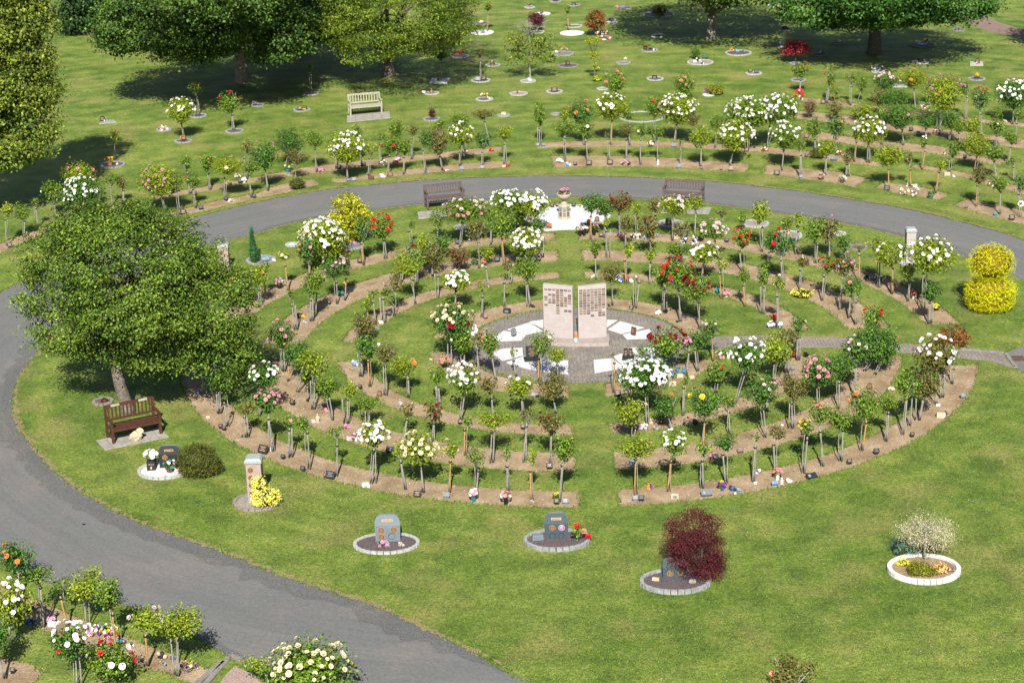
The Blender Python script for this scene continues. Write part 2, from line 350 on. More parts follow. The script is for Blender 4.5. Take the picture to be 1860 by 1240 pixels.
def rose_crown_mesh(w, h, n, seed, sparse=False, leaf=.070):
    """crown of a standard rose: shoots fan out from the graft, leaves sit along and at the ends of them; origin at crown centre"""
    rng = np.random.default_rng(seed); ns = max(4, int(5 + w * 12)); P = []; O = []
    root = np.array([0, 0, -h * .5])
    for _ in range(ns):
        d = dirs(1, rng)[0]; d[2] = abs(d[2]) * .9 - .12; tip = d * np.array([w * .5, w * .5, h * .5]) * rng.uniform(.62, 1.08)
        k = max(4, int(n / ns * rng.uniform(.5, 1.5))); t = rng.beta(2.2, 1.0, k)[:, None] if not sparse else rng.beta(3, .8, k)[:, None]
        q = root + (tip - root) * t; sp = (.30 if not sparse else .2) * w * (.35 + .65 * t)
        off = rng.normal(0, 1, (k, 3)) * sp * .5; P.append(q + off); O.append(off / (np.linalg.norm(off, axis=1)[:, None] + 1e-6) * .6 + d * .6)
    P = np.concatenate(P); O = np.concatenate(O)
    r = np.sqrt((P[:, 0] / (w * .56)) ** 2 + (P[:, 1] / (w * .56)) ** 2 + (P[:, 2] / (h * .56)) ** 2)
    k = r < 1.12; P, O = P[k], O[k]
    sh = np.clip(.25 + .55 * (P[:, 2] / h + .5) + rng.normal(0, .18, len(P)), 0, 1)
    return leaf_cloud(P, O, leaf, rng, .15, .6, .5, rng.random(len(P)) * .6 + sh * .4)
CROWNS = {}
SIZES = {'a': (.24, .22, 90), 'b': (.36, .32, 230), 'c': (.52, .46, 480), 'd': (.72, .60, 900), 'e': (1.0, .78, 2100), 'f': (1.5, 1.1, 7500)}
def crown_proto(w, sparse, fol):
    k = min(SIZES, key=lambda q: abs(math.log(SIZES[q][0] / max(w, .1)))); v = rnd.randrange(4)
    key = (k, v, sparse, fol)
    if key not in CROWNS:
        W, H, n = SIZES[k]; V, Fc, t = rose_crown_mesh(W, H, n // 2 if sparse else n, hash((ord(k), v, sparse)) % 99999 + 7, sparse)
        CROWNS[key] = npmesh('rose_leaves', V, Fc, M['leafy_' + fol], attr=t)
    return CROWNS[key], SIZES[k][0], SIZES[k][1]
def bloom_template(seed=0, rings=((6, .35, 1.0), (6, .62, .55), (4, .85, .15))):
    rng = random.Random(seed); v = []; f = []
    for j, (n, tilt, reach) in enumerate(rings):
        for i in range(n):
            a = 2 * math.pi * (i + .5 * (j % 2)) / n + rng.uniform(-.15, .15); ca, sa = math.cos(a), math.sin(a)
            r0, r1 = .12 * reach + .05, .45 + .55 * reach; z0, z1 = .05 + .1 * j, (.25 + .55 * (1 - reach)) + rng.uniform(-.08, .08); wd = .55 if j == 0 else .42
            b = len(v)
            for (r, z, s_) in ((r0, z0, -.25), (r0, z0, .25), (r1 * .8, z1, wd), (r1, z1 + .02, 0), (r1 * .8, z1, -wd)):
                v.append((ca * r - sa * s_, sa * r + ca * s_, z))
            f += [(b, b + 1, b + 2, b + 4), (b + 4, b + 2, b + 3, b + 3)]
    return np.array(v), f
_BT, _BF = bloom_template()
_BQ = np.array([q for q in _BF if q[2] != q[3]]); _BT3 = np.array([q[:3] for q in _BF if q[2] == q[3]])
BF3 = np.concatenate([_BQ[:, [0, 1, 2]], _BQ[:, [0, 2, 3]], _BT3])
def bloom_arrays(pos, nrm, rad, rng):
    Vs = []; Fs = []; b = 0
    for p, n, r in zip(pos, nrm, rad):
        n = Vector(n).normalized(); q = n.to_track_quat('Z', 'Y').to_matrix(); R = np.array(q @ Matrix.Rotation(rng.uniform(0, 6.28), 3, 'Z'))
        Vs.append((_BT * r) @ R.T + p); Fs.append(BF3 + b); b += len(_BT)
    return np.concatenate(Vs), np.concatenate(Fs)
BLOOM1 = {}
def bloom_single(c):
    if c not in BLOOM1: BLOOM1[c] = npmesh('bloom', _BT, BF3, M['f' + c])
    return BLOOM1[c]

# ---------------------------------------------------------------- standard rose
def unit_stick(name, mat, r, n=7, bend=0.0, square=False):
    b = MB()
    if square: b.box((0, 0, .5), (2 * r, 2 * r, 1.0), taper=.97)
    else: b.tube([(bend * math.sin(t * 3.1), 0, t) for t in (0, .25, .5, .75, 1)], [r * k for k in (1.1, 1, .95, .9, .88)], n)
    return b.mesh(name, mat, True if not square else False)
STK = {k: [unit_stick('stake', M[m], r, 8) for r in (.021, .026)] for k, m in (('g', 'stake_grey'), ('t', 'stake_tan'))}
STEM = [unit_stick('stem', M['stem'], .014, 6, b) for b in (.02, -.03, .035)]
_tb = MB(); _tb.lathe([(.048, -.016), (.05, 0), (.048, .016)], n=8); TIE = _tb.mesh('tie', M['tie'])
def branch_mesh(seed, w=.5, h=.45):
    r = random.Random(seed); b = MB()
    for i in range(7):
        a = r.uniform(0, 6.28); L = r.uniform(.55, 1.0); q = [Vector((0, 0, -h * .55))]
        e = Vector((math.cos(a) * w * .42 * L, math.sin(a) * w * .42 * L, h * r.uniform(-.15, .42)))
        q += [q[0].lerp(e, .45) + Vector((r.uniform(-.03, .03), r.uniform(-.03, .03), -.02)), e]
        b.tube(q, [.012, .009, .004], 4)
    return b.mesh('branches', M['stem'])
BRANCH = [branch_mesh(s) for s in range(4)]
def lab_bloom(fl):
    tot = sum(n for _, n in fl)
    if not fl: return ''
    names = [FNAME[c] for c, _ in fl[:2]]
    if len(names) > 1: return ' and '.join(names)
    return names[0]
ROSES = []
def rose(bx, by, cx, cy, w, h, stake, fol, fl='', sparse=False):
    g = G(bx, by); c = on_plane(cx, cy, g.y); mp = mpp(g); h *= 1.07
    zmin = .35; c.z = max(c.z, zmin)
    dl = math.atan2(CAM_H - c.z, math.hypot(g.x, g.y)); W = max(.15, w * mp * 1.16)
    Hc = math.sqrt(max((.45 * w) ** 2, h * h - (w * math.sin(dl)) ** 2)) / math.cos(dl) * mp
    c.y += rnd.uniform(-.04, .06)
    flist = [(k[0], int(k[1:])) for k in fl.split(',')] if fl not in ('', '-') else []
    return dict(g=g, c=c, W=W, H=Hc, stake=stake, fol=fol, fl=flist, sparse=sparse, px=(bx, by), cpx=(cx, cy))
def build_rose(q, label, group):
    g, c, W, Hc = q['g'], q['c'], q['W'], q['H']
    t = thing('standard_rose', g, label, 'rose', group)
    rel = c - g; graft = max(.2, rel.z - Hc * .5)
    s = link('stem', rnd.choice(STEM), t); d = Vector((rel.x * .85 + rnd.gauss(0, .03), rel.y * .85 + rnd.gauss(0, .03), graft + .04)); off = Vector((rnd.choice((-1, 1)) * rnd.uniform(.04, .07), rnd.uniform(-.02, .03), 0))
    s.location = off * .5; s.rotation_euler = (d - off * .5).to_track_quat('Z', 'Y').to_euler(); s.scale = (1, 1, d.length)
    ks = q['stake']
    if ks in 'gtd':
        k = 't' if ks == 't' else 'g'; st = link('stake', rnd.choice(STK[k]), t)
        L = graft * rnd.uniform(.86, .99); e = Vector((rel.x * rnd.uniform(.3, .8) + rnd.gauss(0, .035), rnd.gauss(0, .03), L))
        st.location = -off * .5; st.rotation_euler = e.to_track_quat('Z', 'Y').to_euler(); st.scale = (1, 1, L)
        ti = link('tie', TIE, st); ti.location = (0, 0, .93); ti.scale = (1, 1, 1 / L)
        if ks == 'd':
            st2 = link('stake', STK['g'][0], t); st2.location = -off * .5 + Vector((rnd.choice((-.1, .1)), .03, 0)); st2.rotation_euler = (rnd.uniform(-.03, .03), rnd.uniform(-.04, .04), 0); st2.scale = (1, 1, L * .97)
    bm = link('branches', rnd.choice(BRANCH), t, rel); bm.scale = (W / .5, W / .5, Hc / .45); bm.rotation_euler[2] = rnd.uniform(0, 6.28)
    if W > .02:
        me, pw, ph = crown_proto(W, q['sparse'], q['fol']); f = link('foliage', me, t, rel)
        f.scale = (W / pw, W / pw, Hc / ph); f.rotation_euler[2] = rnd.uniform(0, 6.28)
    seed = rnd.randrange(1 << 30); rng = np.random.default_rng(seed); q['fl'] = [(c_, int(n_ * 1.45) if n_ > 9 else n_) for c_, n_ in q['fl']]; tot = sum(n for _, n in q['fl'])
    off = 0
    for ci, (col, n) in enumerate(q['fl']):
        u = dirs(n * 4, rng); u = u[(u[:, 2] > (-.12 if tot > 25 else 0.0)) & (u[:, 1] < .55)][:n]
        if len(q['fl']) > 1 and tot > 14:      # blooms of one colour grow together
            u[:, 2] = u[:, 2] * .6 + (.35 if ci == 0 else -.15)
        if 10 < tot: u = np.concatenate([u, u + rng.normal(0, .16, u.shape)])[:n]
        P = np.array(rel) + u * np.array([W * .49, W * .49, Hc * .54]) * rng.uniform(.88, 1.06, len(u))[:, None]
        big = .057 if tot <= 6 else (.052 if tot < 15 else .049); big *= {'d': 1.0}.get(col, 1.0); k = min(1.35, max(.9, W / .75))
        R = big * k * rng.uniform(.6, 1.2, len(u)); nr = u + np.array([0, -.35, .45])
        if len(u) == 0: continue
        if tot <= 6:
            for p, n_, r in zip(P, nr, R):
                b = link('bloom', bloom_single(col), t, p); b.rotation_euler = Vector(n_).to_track_quat('Z', 'Y').to_euler(); b.scale = (r,) * 3
        else:
            V, Fc = bloom_arrays(P, nr, R, np.random.default_rng(seed + ci) if False else rng)
            tag(link('blooms', npmesh('blooms', V, Fc, M['f' + col]), t), kind='stuff')
    return t

# ---------------------------------------------------------------- trees
def lobes_world(base, lobes, dy=0.0, depth=.45):
    out = []
    for L in lobes:
        cx, cy, w, h = L[:4]; oy = L[4] if len(L) > 4 else 0.0
        c = on_plane(cx, cy, base.y + dy + oy); m = mpp(c)
        out.append((np.array(c), np.array([w * m * .5, max(w, h) * m * depth, h * m * .5 / math.cos(.3)])))
    return out
def tree_crown(lobes, n, leaf, seed, clump=.42, shell=.55, aspect=.62, droop=.25, per=26, up=.45, flat=.55):
    rng = np.random.default_rng(seed); vol = np.array([np.prod(r) ** .75 for _, r in lobes]); vol /= vol.sum(); P = []; O = []; S = []
    ncl = max(1, n // per)
    for (c, r), fr in zip(lobes, vol):
        k = max(1, int(ncl * fr)); u = dirs(k, rng); rad = shell + (1 - shell) * rng.random(k) ** .6
        q = c + u * r * rad[:, None] * rng.uniform(.9, 1.12, k)[:, None]
        for i in range(k):
            m = int(per * rng.uniform(.4, 1.6)); o = rng.normal(0, 1, (m, 3)) * clump * np.array([1, 1, flat]) * rng.uniform(.5, 1.1) * .5
            P.append(q[i] + o); v = u[i] * .8 + o / (np.linalg.norm(o, axis=1)[:, None] + 1e-6) * .4; O.append(v)
            S.append(np.clip(rng.normal(.5, .2) + rng.normal(0, .2, m), 0, 1))
    P = np.concatenate(P); O = np.concatenate(O); S = np.concatenate(S); k = P[:, 2] > .1; P, O, S = P[k], O[k], S[k]
    return leaf_cloud(P, O, leaf, rng, droop, aspect, up, S)
def limbs(b, base, lobes, r0, fork_h, rng, nl=9, lean=None):
    top = base + Vector((0, 0, fork_h)) + (lean or Vector((0, 0, 0)))
    b.tube([base + Vector((0, 0, -.1)), base + Vector((0, 0, .15)), base.lerp(top, .5) + Vector((rng.uniform(-.06, .06), 0, 0)), top], [r0 * 1.5, r0 * 1.12, r0 * .95, r0 * .85], 12)
    for i in range(nl):
        c, r = lobes[i % len(lobes)]; e = Vector(c) + Vector([rng.uniform(-.55, .55) * k for k in r]); e.z = max(e.z, top.z + .3)
        m = top.lerp(e, .45) + Vector((rng.uniform(-.3, .3), rng.uniform(-.3, .3), rng.uniform(.1, .5)))
        b.tube([top - Vector((0, 0, .12)), m, e], [r0 * .5, r0 * .28, r0 * .07], 7)
        for _ in range(3):
            e2 = m.lerp(e, rng.uniform(.2, .9)) + Vector((rng.uniform(-1, 1), rng.uniform(-1, 1), rng.uniform(-.2, .9))) * (r[0] * .45)
            b.tube([m.lerp(e, .2), m.lerp(e2, .6), e2], [r0 * .18, r0 * .1, r0 * .03], 5)
def tree(name, base_px, lobes, label, cat, n, leaf, mat, bark='bark', r0=.25, fork=1.6, seed=1, group=None, dy=0.0, depth=.45, clump=.42, shell=.55, per=26, nl=9, droop=.25, aspect=.62, up=.45, flat=.55, lean=None):
    base = G(*base_px); t = thing(name, base, label, cat, group); L = lobes_world(base, lobes, dy, depth)
    V, Fc, a = tree_crown(L, n, leaf, seed, clump, shell, aspect, droop, per, up, flat); V = V - np.array(base)
    link('crown', npmesh('crown', V, Fc, M[mat], attr=a), t)
    b = MB(); rng = random.Random(seed); LL = [(c - np.array(base), r) for c, r in L]
    limbs(b, Vector((0, 0, 0)), LL, r0, fork, rng, nl, lean); b.build('trunk', M[bark], t, smooth=True)
    return t
M['tree_haw'] = foliage_mat('hawthorn leaves', (.022, .046, .006), (.138, .188, .022), .2)
M['tree_lime'] = foliage_mat('lime tree leaves', (.030, .056, .007), (.200, .230, .032), .3)
M['tree_syc'] = foliage_mat('sycamore leaves', (.012, .034, .006), (.090, .140, .022), .22)
M['tree_dark'] = foliage_mat('dark tree leaves', (.008, .022, .006), (.030, .060, .014), .15)
M['tree_yew'] = foliage_mat('yew leaves', (.026, .052, .005), (.145, .178, .018), .2)
M['tree_oak'] = foliage_mat('oak leaves', (.010, .036, .006), (.068, .132, .019), .22)
M['maple_red'] = foliage_mat('purple maple leaves', (.026, .006, .010), (.105, .020, .030), .2, .65, .12)
M['maple_bright'] = foliage_mat('bright red maple leaves', (.16, .012, .030), (.34, .035, .065), .25)
M['maple_gold'] = foliage_mat('golden maple leaves', (.17, .17, .010), (.44, .41, .022), .3)
M['con_gold'] = foliage_mat('golden conifer leaves', (.30, .28, .009), (.62, .58, .022), .2, .7, .1)
M['con_dome'] = foliage_mat('dwarf conifer leaves', (.028, .036, .006), (.085, .088, .013), .1, .7, .15)
M['con_green'] = foliage_mat('pencil conifer leaves', (.015, .075, .022), (.035, .150, .045), .1, .7, .2)
M['euony'] = foliage_mat('golden euonymus leaves', (.55, .46, .04), (.82, .70, .22), .25)
M['willow'] = foliage_mat('variegated willow leaves', (.16, .20, .07), (.66, .52, .42), .3)
M['bluegrass'] = foliage_mat('blue grass blades', (.05, .13, .09), (.14, .26, .19), .2)
M['heather'] = foliage_mat('orange heather leaves', (.62, .22, .05), (.80, .52, .24), .2)
M['yellowlow'] = foliage_mat('yellow low leaves', (.50, .43, .02), (.82, .72, .08), .25)
M['olive'] = foliage_mat('olive conifer leaves', (.075, .085, .008), (.230, .225, .016), .15)
M['acid'] = foliage_mat('acid green leaves', (.15, .18, .01), (.38, .40, .02), .3)
M['photinia'] = foliage_mat('photinia leaves', (.04, .06, .012), (.26, .045, .025), .2)

# ---------------------------------------------------------------- ground, road, beds
def resample(pts, step=.12, amp=.018, close=True, seed=0, smooth=True):
    """walk round world-space points with a rounded curve and a slightly ragged edge"""
    r = random.Random(seed); P = [Vector((p[0], p[1], 0)) for p in pts]; out = []; n = len(P)
    for i in range(n if close else n - 1):
        p0, p1, p2, p3 = (P[(i - 1) % n], P[i], P[(i + 1) % n], P[(i + 2) % n]) if close else (P[max(i - 1, 0)], P[i], P[i + 1], P[min(i + 2, n - 1)])
        k = max(1, int((p2 - p1).length / step))
        for j in range(k):
            t = j / k
            if smooth: q = .5 * ((2 * p1) + (p2 - p0) * t + (2 * p0 - 5 * p1 + 4 * p2 - p3) * t * t + (3 * p1 - p0 - 3 * p2 + p3) * t ** 3)
            else: q = p1.lerp(p2, t)
            a = amp * (1 + 0)
            out.append(Vector((q.x + r.gauss(0, a), q.y + r.gauss(0, a), 0)))
    return out
def fill(name, loops, mat, z, depth, kind='structure', parent=None):
    cu = bpy.data.curves.new(name, 'CURVE'); cu.dimensions = '2D'; cu.fill_mode = 'BOTH' if depth else 'BOTH'; cu.extrude = depth / 2
    for L in loops:
        sp = cu.splines.new('POLY'); sp.points.add(len(L) - 1); sp.use_cyclic_u = True
        sp.points.foreach_set('co', [x for p in L for x in (p.x, p.y, 0, 1)])
    tmp = bpy.data.objects.new('tmp', cu); COL.objects.link(tmp); dg = bpy.context.evaluated_depsgraph_get()
    me = bpy.data.meshes.new_from_object(tmp.evaluated_get(dg)); COL.objects.unlink(tmp); bpy.data.objects.remove(tmp); bpy.data.curves.remove(cu)
    me.materials.clear(); me.materials.append(mat)
    o = link(name, me, parent); o.location.z = z - depth / 2
    if kind: tag(o, kind=kind)
    return o
def gp(pts): return [G(*p) for p in pts]
def arc(R, a0, a1, n=None):
    n = n or max(2, int(abs(a1 - a0) / 6) + 1)
    return [Vector((CX + R * math.cos(math.radians(a0 + (a1 - a0) * i / (n - 1))), CY + R * math.sin(math.radians(a0 + (a1 - a0) * i / (n - 1))), 0)) for i in range(n)]
SOIL_Z = -.045
def ring_bed(R0, R1, x0=None, x1=None, y0=None, y1=None):
    """arc between two straight grass strips: starts where the strips cut the circles"""
    def ang(R, sx, sy):
        pass
    return None
def bed_arc(R0, R1, s0, s1):
    """s = ('x', value, sign) or ('y', value, sign): strip edge relative to the centre; returns loop"""
    def a(R, s):
        k, v, sg = s; v = max(-R * .99, min(R * .99, v))
        if k == 'x': t = math.degrees(math.acos(v / R)); return t * sg
        t = math.degrees(math.asin(v / R)); return t if sg > 0 else (180 - t if v >= 0 else -180 - t)
    out = arc(R1, a(R1, s0), a(R1, s1)); inn = arc(R0, a(R0, s1), a(R0, s0)); return out, inn
RINGS = [(3.62, 4.82), (6.88, 7.78), (8.95, 10.40), (11.60, 12.76)]
beds = []     # (loop of Vectors)
for i, (a, b) in enumerate(RINGS):
    ylo = [-1.67, -1.65, -1.8, -2.78][i]; yr = [.55, .75, .75, .95][i]; yl = [.9, .68, .68, .68][i]; yl2 = [-.3, -1.0, -.69, -.69][i]
    for s0, s1 in ((('x', .53, 1), ('y', yr, 1)), (('x', -.30, 1), ('y', yl, -1)), (('x', .66, -1), ('y', ylo, 1)), (('x', -.39, -1), ('y', yl2, -1))):
        o, n_ = bed_arc(a, b, s0, s1)
        L = []
        for seg in (o, n_): L += resample(seg, .14, .014, False, i * 7 + len(beds)) + [seg[-1]]
        # straight ends
        k = []
        for q, nx in zip(L, L[1:] + L[:1]):
            k.append(q); d = (nx - q).length
            if d > .3:
                m = int(d / .14)
                for j in range(1, m): v = q.lerp(nx, j / m); k.append(Vector((v.x + rnd.gauss(0, .014), v.y + rnd.gauss(0, .014), 0)))
        beds.append(k)
PXBEDS = {
 'N0': [(-60,482),(0,461),(40,441),(90,425),(150,405),(215,386),(262,378),(258,366),(212,371),(150,388),(90,408),(40,424),(0,441),(-60,460)],
 'N1': [(284,399),(350,388),(425,371),(465,361),(540,346),(583,335),(572,325),(545,325),(500,336),(465,350),(390,364),(325,380),(284,390)],
 'N2': [(601,331),(615,332),(665,326),(715,321),(765,316),(815,311),(870,307),(922,305),(930,291),(890,292),(830,297),(772,302),(715,311),(645,318),(598,325)],
 'F1': [(280,363),(325,355),(390,346),(465,331),(515,322),(570,316),(665,303),(760,292),(840,284),(914,276),(911,264),(850,270),(790,277),(715,284),(640,292),(545,304),(465,320),(390,334),(325,345),(278,354)],
 'N3': [(996,282),(1007,306),(1065,303),(1155,303),(1230,305),(1290,309),(1355,314),(1365,298),(1300,291),(1230,286),(1155,283),(1080,281)],
 'F2': [(967,259),(975,270),(1030,268),(1105,267),(1180,267),(1242,269),(1300,272),(1355,275),(1395,279),(1437,283),(1475,287),(1520,294),(1560,299),(1606,304),(1600,295),(1555,284),(1500,277),(1440,270),(1395,266),(1305,260),(1205,256),(1105,254),(1030,255)],
 'F3': [(1650,304),(1700,312),(1760,325),(1795,337),(1870,357),(1870,341),(1800,324),(1760,314),(1700,302),(1662,297)],
 'N4': [(1384,316),(1395,317),(1457,325),(1520,333),(1555,341),(1580,324),(1545,315),(1505,309),(1445,302),(1392,297)],
 'N5': [(1588,341),(1630,352),(1680,359),(1707,364),(1728,352),(1690,342),(1660,336),(1625,332),(1602,330)],
 'N6': [(1730,372),(1757,382),(1795,392),(1830,401),(1875,413),(1875,385),(1830,374),(1790,366),(1757,358)],
 'R3': [(1405,229),(1448,236),(1493,238),(1535,246),(1605,256),(1645,258),(1700,263),(1741,272),(1790,280),(1841,286),(1815,300),(1780,296),(1741,288),(1700,280),(1645,274),(1605,270),(1535,262),(1493,254),(1448,251),(1400,247)],
 'R4': [(1437,199),(1493,204),(1545,210),(1613,220),(1665,227),(1713,234),(1759,238),(1831,248),(1870,253),(1870,272),(1831,267),(1759,254),(1713,250),(1665,244),(1613,237),(1545,227),(1493,221),(1437,215)],
 'R5': [(1437,174),(1500,180),(1580,190),(1670,203),(1745,209),(1800,217),(1870,223),(1870,232),(1800,226),(1745,219),(1670,212),(1580,200),(1500,190),(1437,183)],
 'BL1': [(-60,1045),(0,1058),(48,1076),(78,1091),(161,1127),(227,1153),(298,1181),(358,1203),(399,1218),(372,1252),(343,1240),(298,1222),(245,1207),(160,1172),(72,1142),(30,1120),(-60,1090)],
 'BL2': [(-60,1183),(0,1188),(33,1196),(81,1216),(57,1245),(0,1275),(-60,1290)],
}
for k, (nm, pts) in enumerate(PXBEDS.items()):
    beds.append(resample(gp(pts), .16, .018, True, 40 + k, False))
plaza_loop = arc(3.62, 0, 352, 45)
inner_px = [(1160,362),(1230,366),(1300,372),(1370,381),(1440,391),(1510,402),(1580,416),(1645,432),(1705,450),(1765,472),(1815,490),(1860,510)]
in_rest = [(90,615),(50,662),(32,692),(26,720),(27,755),(36,778),(50,797),(73,825),(100,855),(130,880),(167,903),(215,930),(268,953),(328,974),(388,995),(432,1012),(477,1031),(555,1058),(640,1085),(685,1100),(760,1135),(860,1182),(970,1240)]
in_top = [(377,450),(425,435),(465,425),(510,411),(555,400),(625,388),(700,379),(770,371),(850,365),(950,360),(1060,359)]
def rel(x, y): return Vector((CX + x, CY + y, 0))
left_gap = arc(17.85, 143, 172, 7)
right_far = [G(1900, 532), rel(16.3, .6), rel(15.2, -.2), G(1860, 626), G(1842, 632), G(1826, 641), G(1835, 654), G(1847, 668), G(1862, 680), rel(15.4, -5.0), rel(17, -8), rel(20, -13), rel(24, -20), rel(28, -28), rel(30, -36)]
island = gp(in_top + inner_px) + right_far + [rel(12, -36), rel(6.5, -29.5)] + gp(in_rest[::-1]) + left_gap[::-1]
isl = resample(island, .22, .022, True, 5)
outer_top = [(37,512),(0,530)][::-1] + [(100,482),(200,440),(305,405),(375,388),(465,367),(530,354),(600,343),(675,335),(750,328),(840,323),(930,320),(1020,319),(1105,320),(1190,323),(1280,328),(1340,333),(1395,340),(1450,346),(1500,354),(1575,366),(1645,378),(1705,391),(1765,407),(1815,420),(1860,435)]
outer_rest = arc(19.9, 26, -20, 6) + [rel(21, -12), rel(26, -20), rel(33, -34), rel(40, -60), rel(16, -60)]
outer_bot = gp([(1150,1480),(960,1380),(800,1300),(640,1240),(560,1226),(492,1221),(447,1205),(413,1190),(370,1165),(300,1132),(233,1100),(190,1090),(150,1080),(80,1056),(0,1022)])
outer_left = arc(21.3, -146, -196, 7)
outer = resample(gp(outer_top) + outer_rest + outer_bot + outer_left, .25, .022, True, 6)
# soil lies under everything; the turf is a sheet with the beds, the plaza and the road cut out of it
b = MB(); b.add([(-900, -300, SOIL_Z), (900, -300, SOIL_Z), (900, 1600, SOIL_Z), (-900, 1600, SOIL_Z)], [(0, 1, 2, 3)]); tag(b.build('ground', M['soil']), kind='structure')
island_n = 16
fill('lawn', [isl] + beds[:island_n] + [plaza_loop], M['grass'], 0, .05)
big = [Vector((-600, -150, 0)), Vector((600, -150, 0)), Vector((600, 1200, 0)), Vector((-600, 1200, 0))]
def inside(p, L):
    c = False; j = len(L) - 1
    for i in range(len(L)):
        if (L[i].y > p.y) != (L[j].y > p.y) and p.x < (L[j].x - L[i].x) * (p.y - L[i].y) / (L[j].y - L[i].y) + L[i].x: c = not c
        j = i
    return c
fill('lawn', [big, outer] + beds[island_n:], M['grass'], 0, .05)
fill('road', [outer, resample(island, .5, 0, True, 5)], M['asphalt'], -.022, 0)
fill('paving', [arc(3.70, 0, 353, 60)], M['paving'], -.012, 0)
# road edge: gritty band on the tarmac and a straw-coloured rim on the turf along the island
def strip(name, line, w0, w1, mat, z, wob=.05, seed=0, step=.25, close=False, taper=True):
    P = resample(line, step, 0, close, 1); r = random.Random(seed); V = []; Fc = []; n = len(P)
    for i, p in enumerate(P):
        d = (P[(i + 1) % n] - P[i - 1]) if close else (P[min(i + 1, n - 1)] - P[max(i - 1, 0)]); d.normalize(); nn = Vector((-d.y, d.x, 0))
        k = 1.0
        if taper and not close: k = min(1, i / 12, (n - 1 - i) / 12)
        V += [(p + nn * (w0 + r.gauss(0, wob)) * k).to_tuple()[:2] + (z,), (p + nn * (w1 + r.gauss(0, wob)) * k).to_tuple()[:2] + (z,)]
    for i in range(n - 1): Fc.append((2 * i, 2 * i + 1, 2 * i + 3, 2 * i + 2))
    me = npmesh(name, V, Fc, mat); o = link(name, me); return tag(o, kind='structure')
edge_line = left_gap[3:] + gp(in_rest)
strip('road_edge_grit', edge_line, -.60, .10, M['gutter'], -.016, .11, 3)
strip('dry_turf_edge', edge_line, -.02, .09, M['straw'], .004, .05, 4, .10)
strip('dry_turf_edge', gp(outer_top[1:]), -.03, .10, M['straw'], .004, .03, 5, .12)
strip('dry_turf_edge', gp(in_top + inner_px), -.06, .03, M['straw'], .004, .02, 6, .12)
strip('road_edge_grit', gp(in_top + inner_px), -.04, .34, M['gutter'], -.016, .04, 7)
strip('road_edge_grit', gp([(640,1240),(560,1226),(492,1221),(447,1205),(413,1190),(370,1165),(300,1132),(233,1100)]), -.3, .02, M['gutter'], -.016, .04, 8)
# path from the plaza to the road, and the two other paths
ppath = [(1292,612),(1380,611),(1455,612),(1537,615),(1632,625),(1745,634),(1822,640),(1843,667),(1807,657),(1740,649),(1630,639),(1542,631),(1452,631),(1380,631),(1290,632)]
fill('path', [resample(gp(ppath), .3, .008, True, 9, False)], M['path'], .006, .012)
strip('dry_turf_edge', gp(ppath[:7]), -.02, .10, M['straw'], .0035, .03, 10, .12)
strip('dry_turf_edge', gp([(1290,632),(1380,631),(1452,631),(1542,631),(1630,639),(1740,649),(1807,657),(1843,668)]), -.08, .03, M['straw'], .0035, .025, 11, .12)
kb = []
for a, c in (((1742,634),(1826,641)), ((1826,641),(1845,668)), ((1807,657),(1843,668))):
    p, q = G(*a), G(*c); n = max(1, int((q - p).length / .55)); rz = math.atan2(q.y - p.y, q.x - p.x)
    for i in range(n):
        b = MB(); m = p.lerp(q, (i + .5) / n); b.box((m.x, m.y, .012), ((q - p).length / n - .02, .12, .05), rz=rz); o = b.build('kerb_stone', M['kerb']); tag(o, kind='structure')
fill('brown_path', [resample(gp([(1640,-14),(1700,2),(1737,22),(1750,38),(1785,54),(1835,65),(1900,82),(1900,66),(1860,54),(1830,46),(1795,32),(1772,12),(1752,-6),(1740,-20)]), .5, .02, True, 12)], M['brown_path'], .006, .012)
fill('pink_gravel', [resample(gp([(392,1252),(410,1225),(427,1209),(455,1223),(484,1246),(470,1262)]), .15, .01, True, 13, False)], M['pink_chips'], .008, .012)
for a, c in (((416,1193),(366,1250)), ((418,1190),(452,1207)), ((404,1200),(352,1246))):
    p, q = G(*a), G(*c); n = int((q - p).length / .33); rz = math.atan2(q.y - p.y, q.x - p.x)
    for i in range(n):
        b = MB(); m = p.lerp(q, (i + .5) / n); b.box((m.x, m.y, .0), ((q - p).length / n - .015, .14, .05), rz=rz); tag(b.build('kerb_stone', M['kerb']), kind='structure')
# marble chip panels let into the paving
panels = [[(960,584),(987,580),(987,596)],[(920,598),(962,585),(986,601),(958,607)],[(897,612),(915,600),(957,607),(946,618),(905,619)],
 [(893,640),(915,632),(949,631),(950,645),(913,655)],[(918,658),(952,646),(988,651),(964,671)],[(965,671.5),(990,652),(1032,654),(1032,679),(975,672.5)],
 [(1078,653),(1111,650),(1136,667),(1081,677)],[(1113,647),(1127,642),(1162,649),(1173,656),(1164,665),(1138,668)],[(1143,631),(1187,630),(1198,644),(1191,652),(1154,642)],
 [(1130,607),(1180,597),(1186,606),(1185,614),(1139,616)],[(1103,598),(1127,583),(1171,595),(1129,606)],[(1102,580),(1122,581),(1102,594)]]
for p in panels: fill('marble_chip_panel', [resample(gp(p), .2, .006, True, 2, False)], M['white_chips'], -.002, .016)
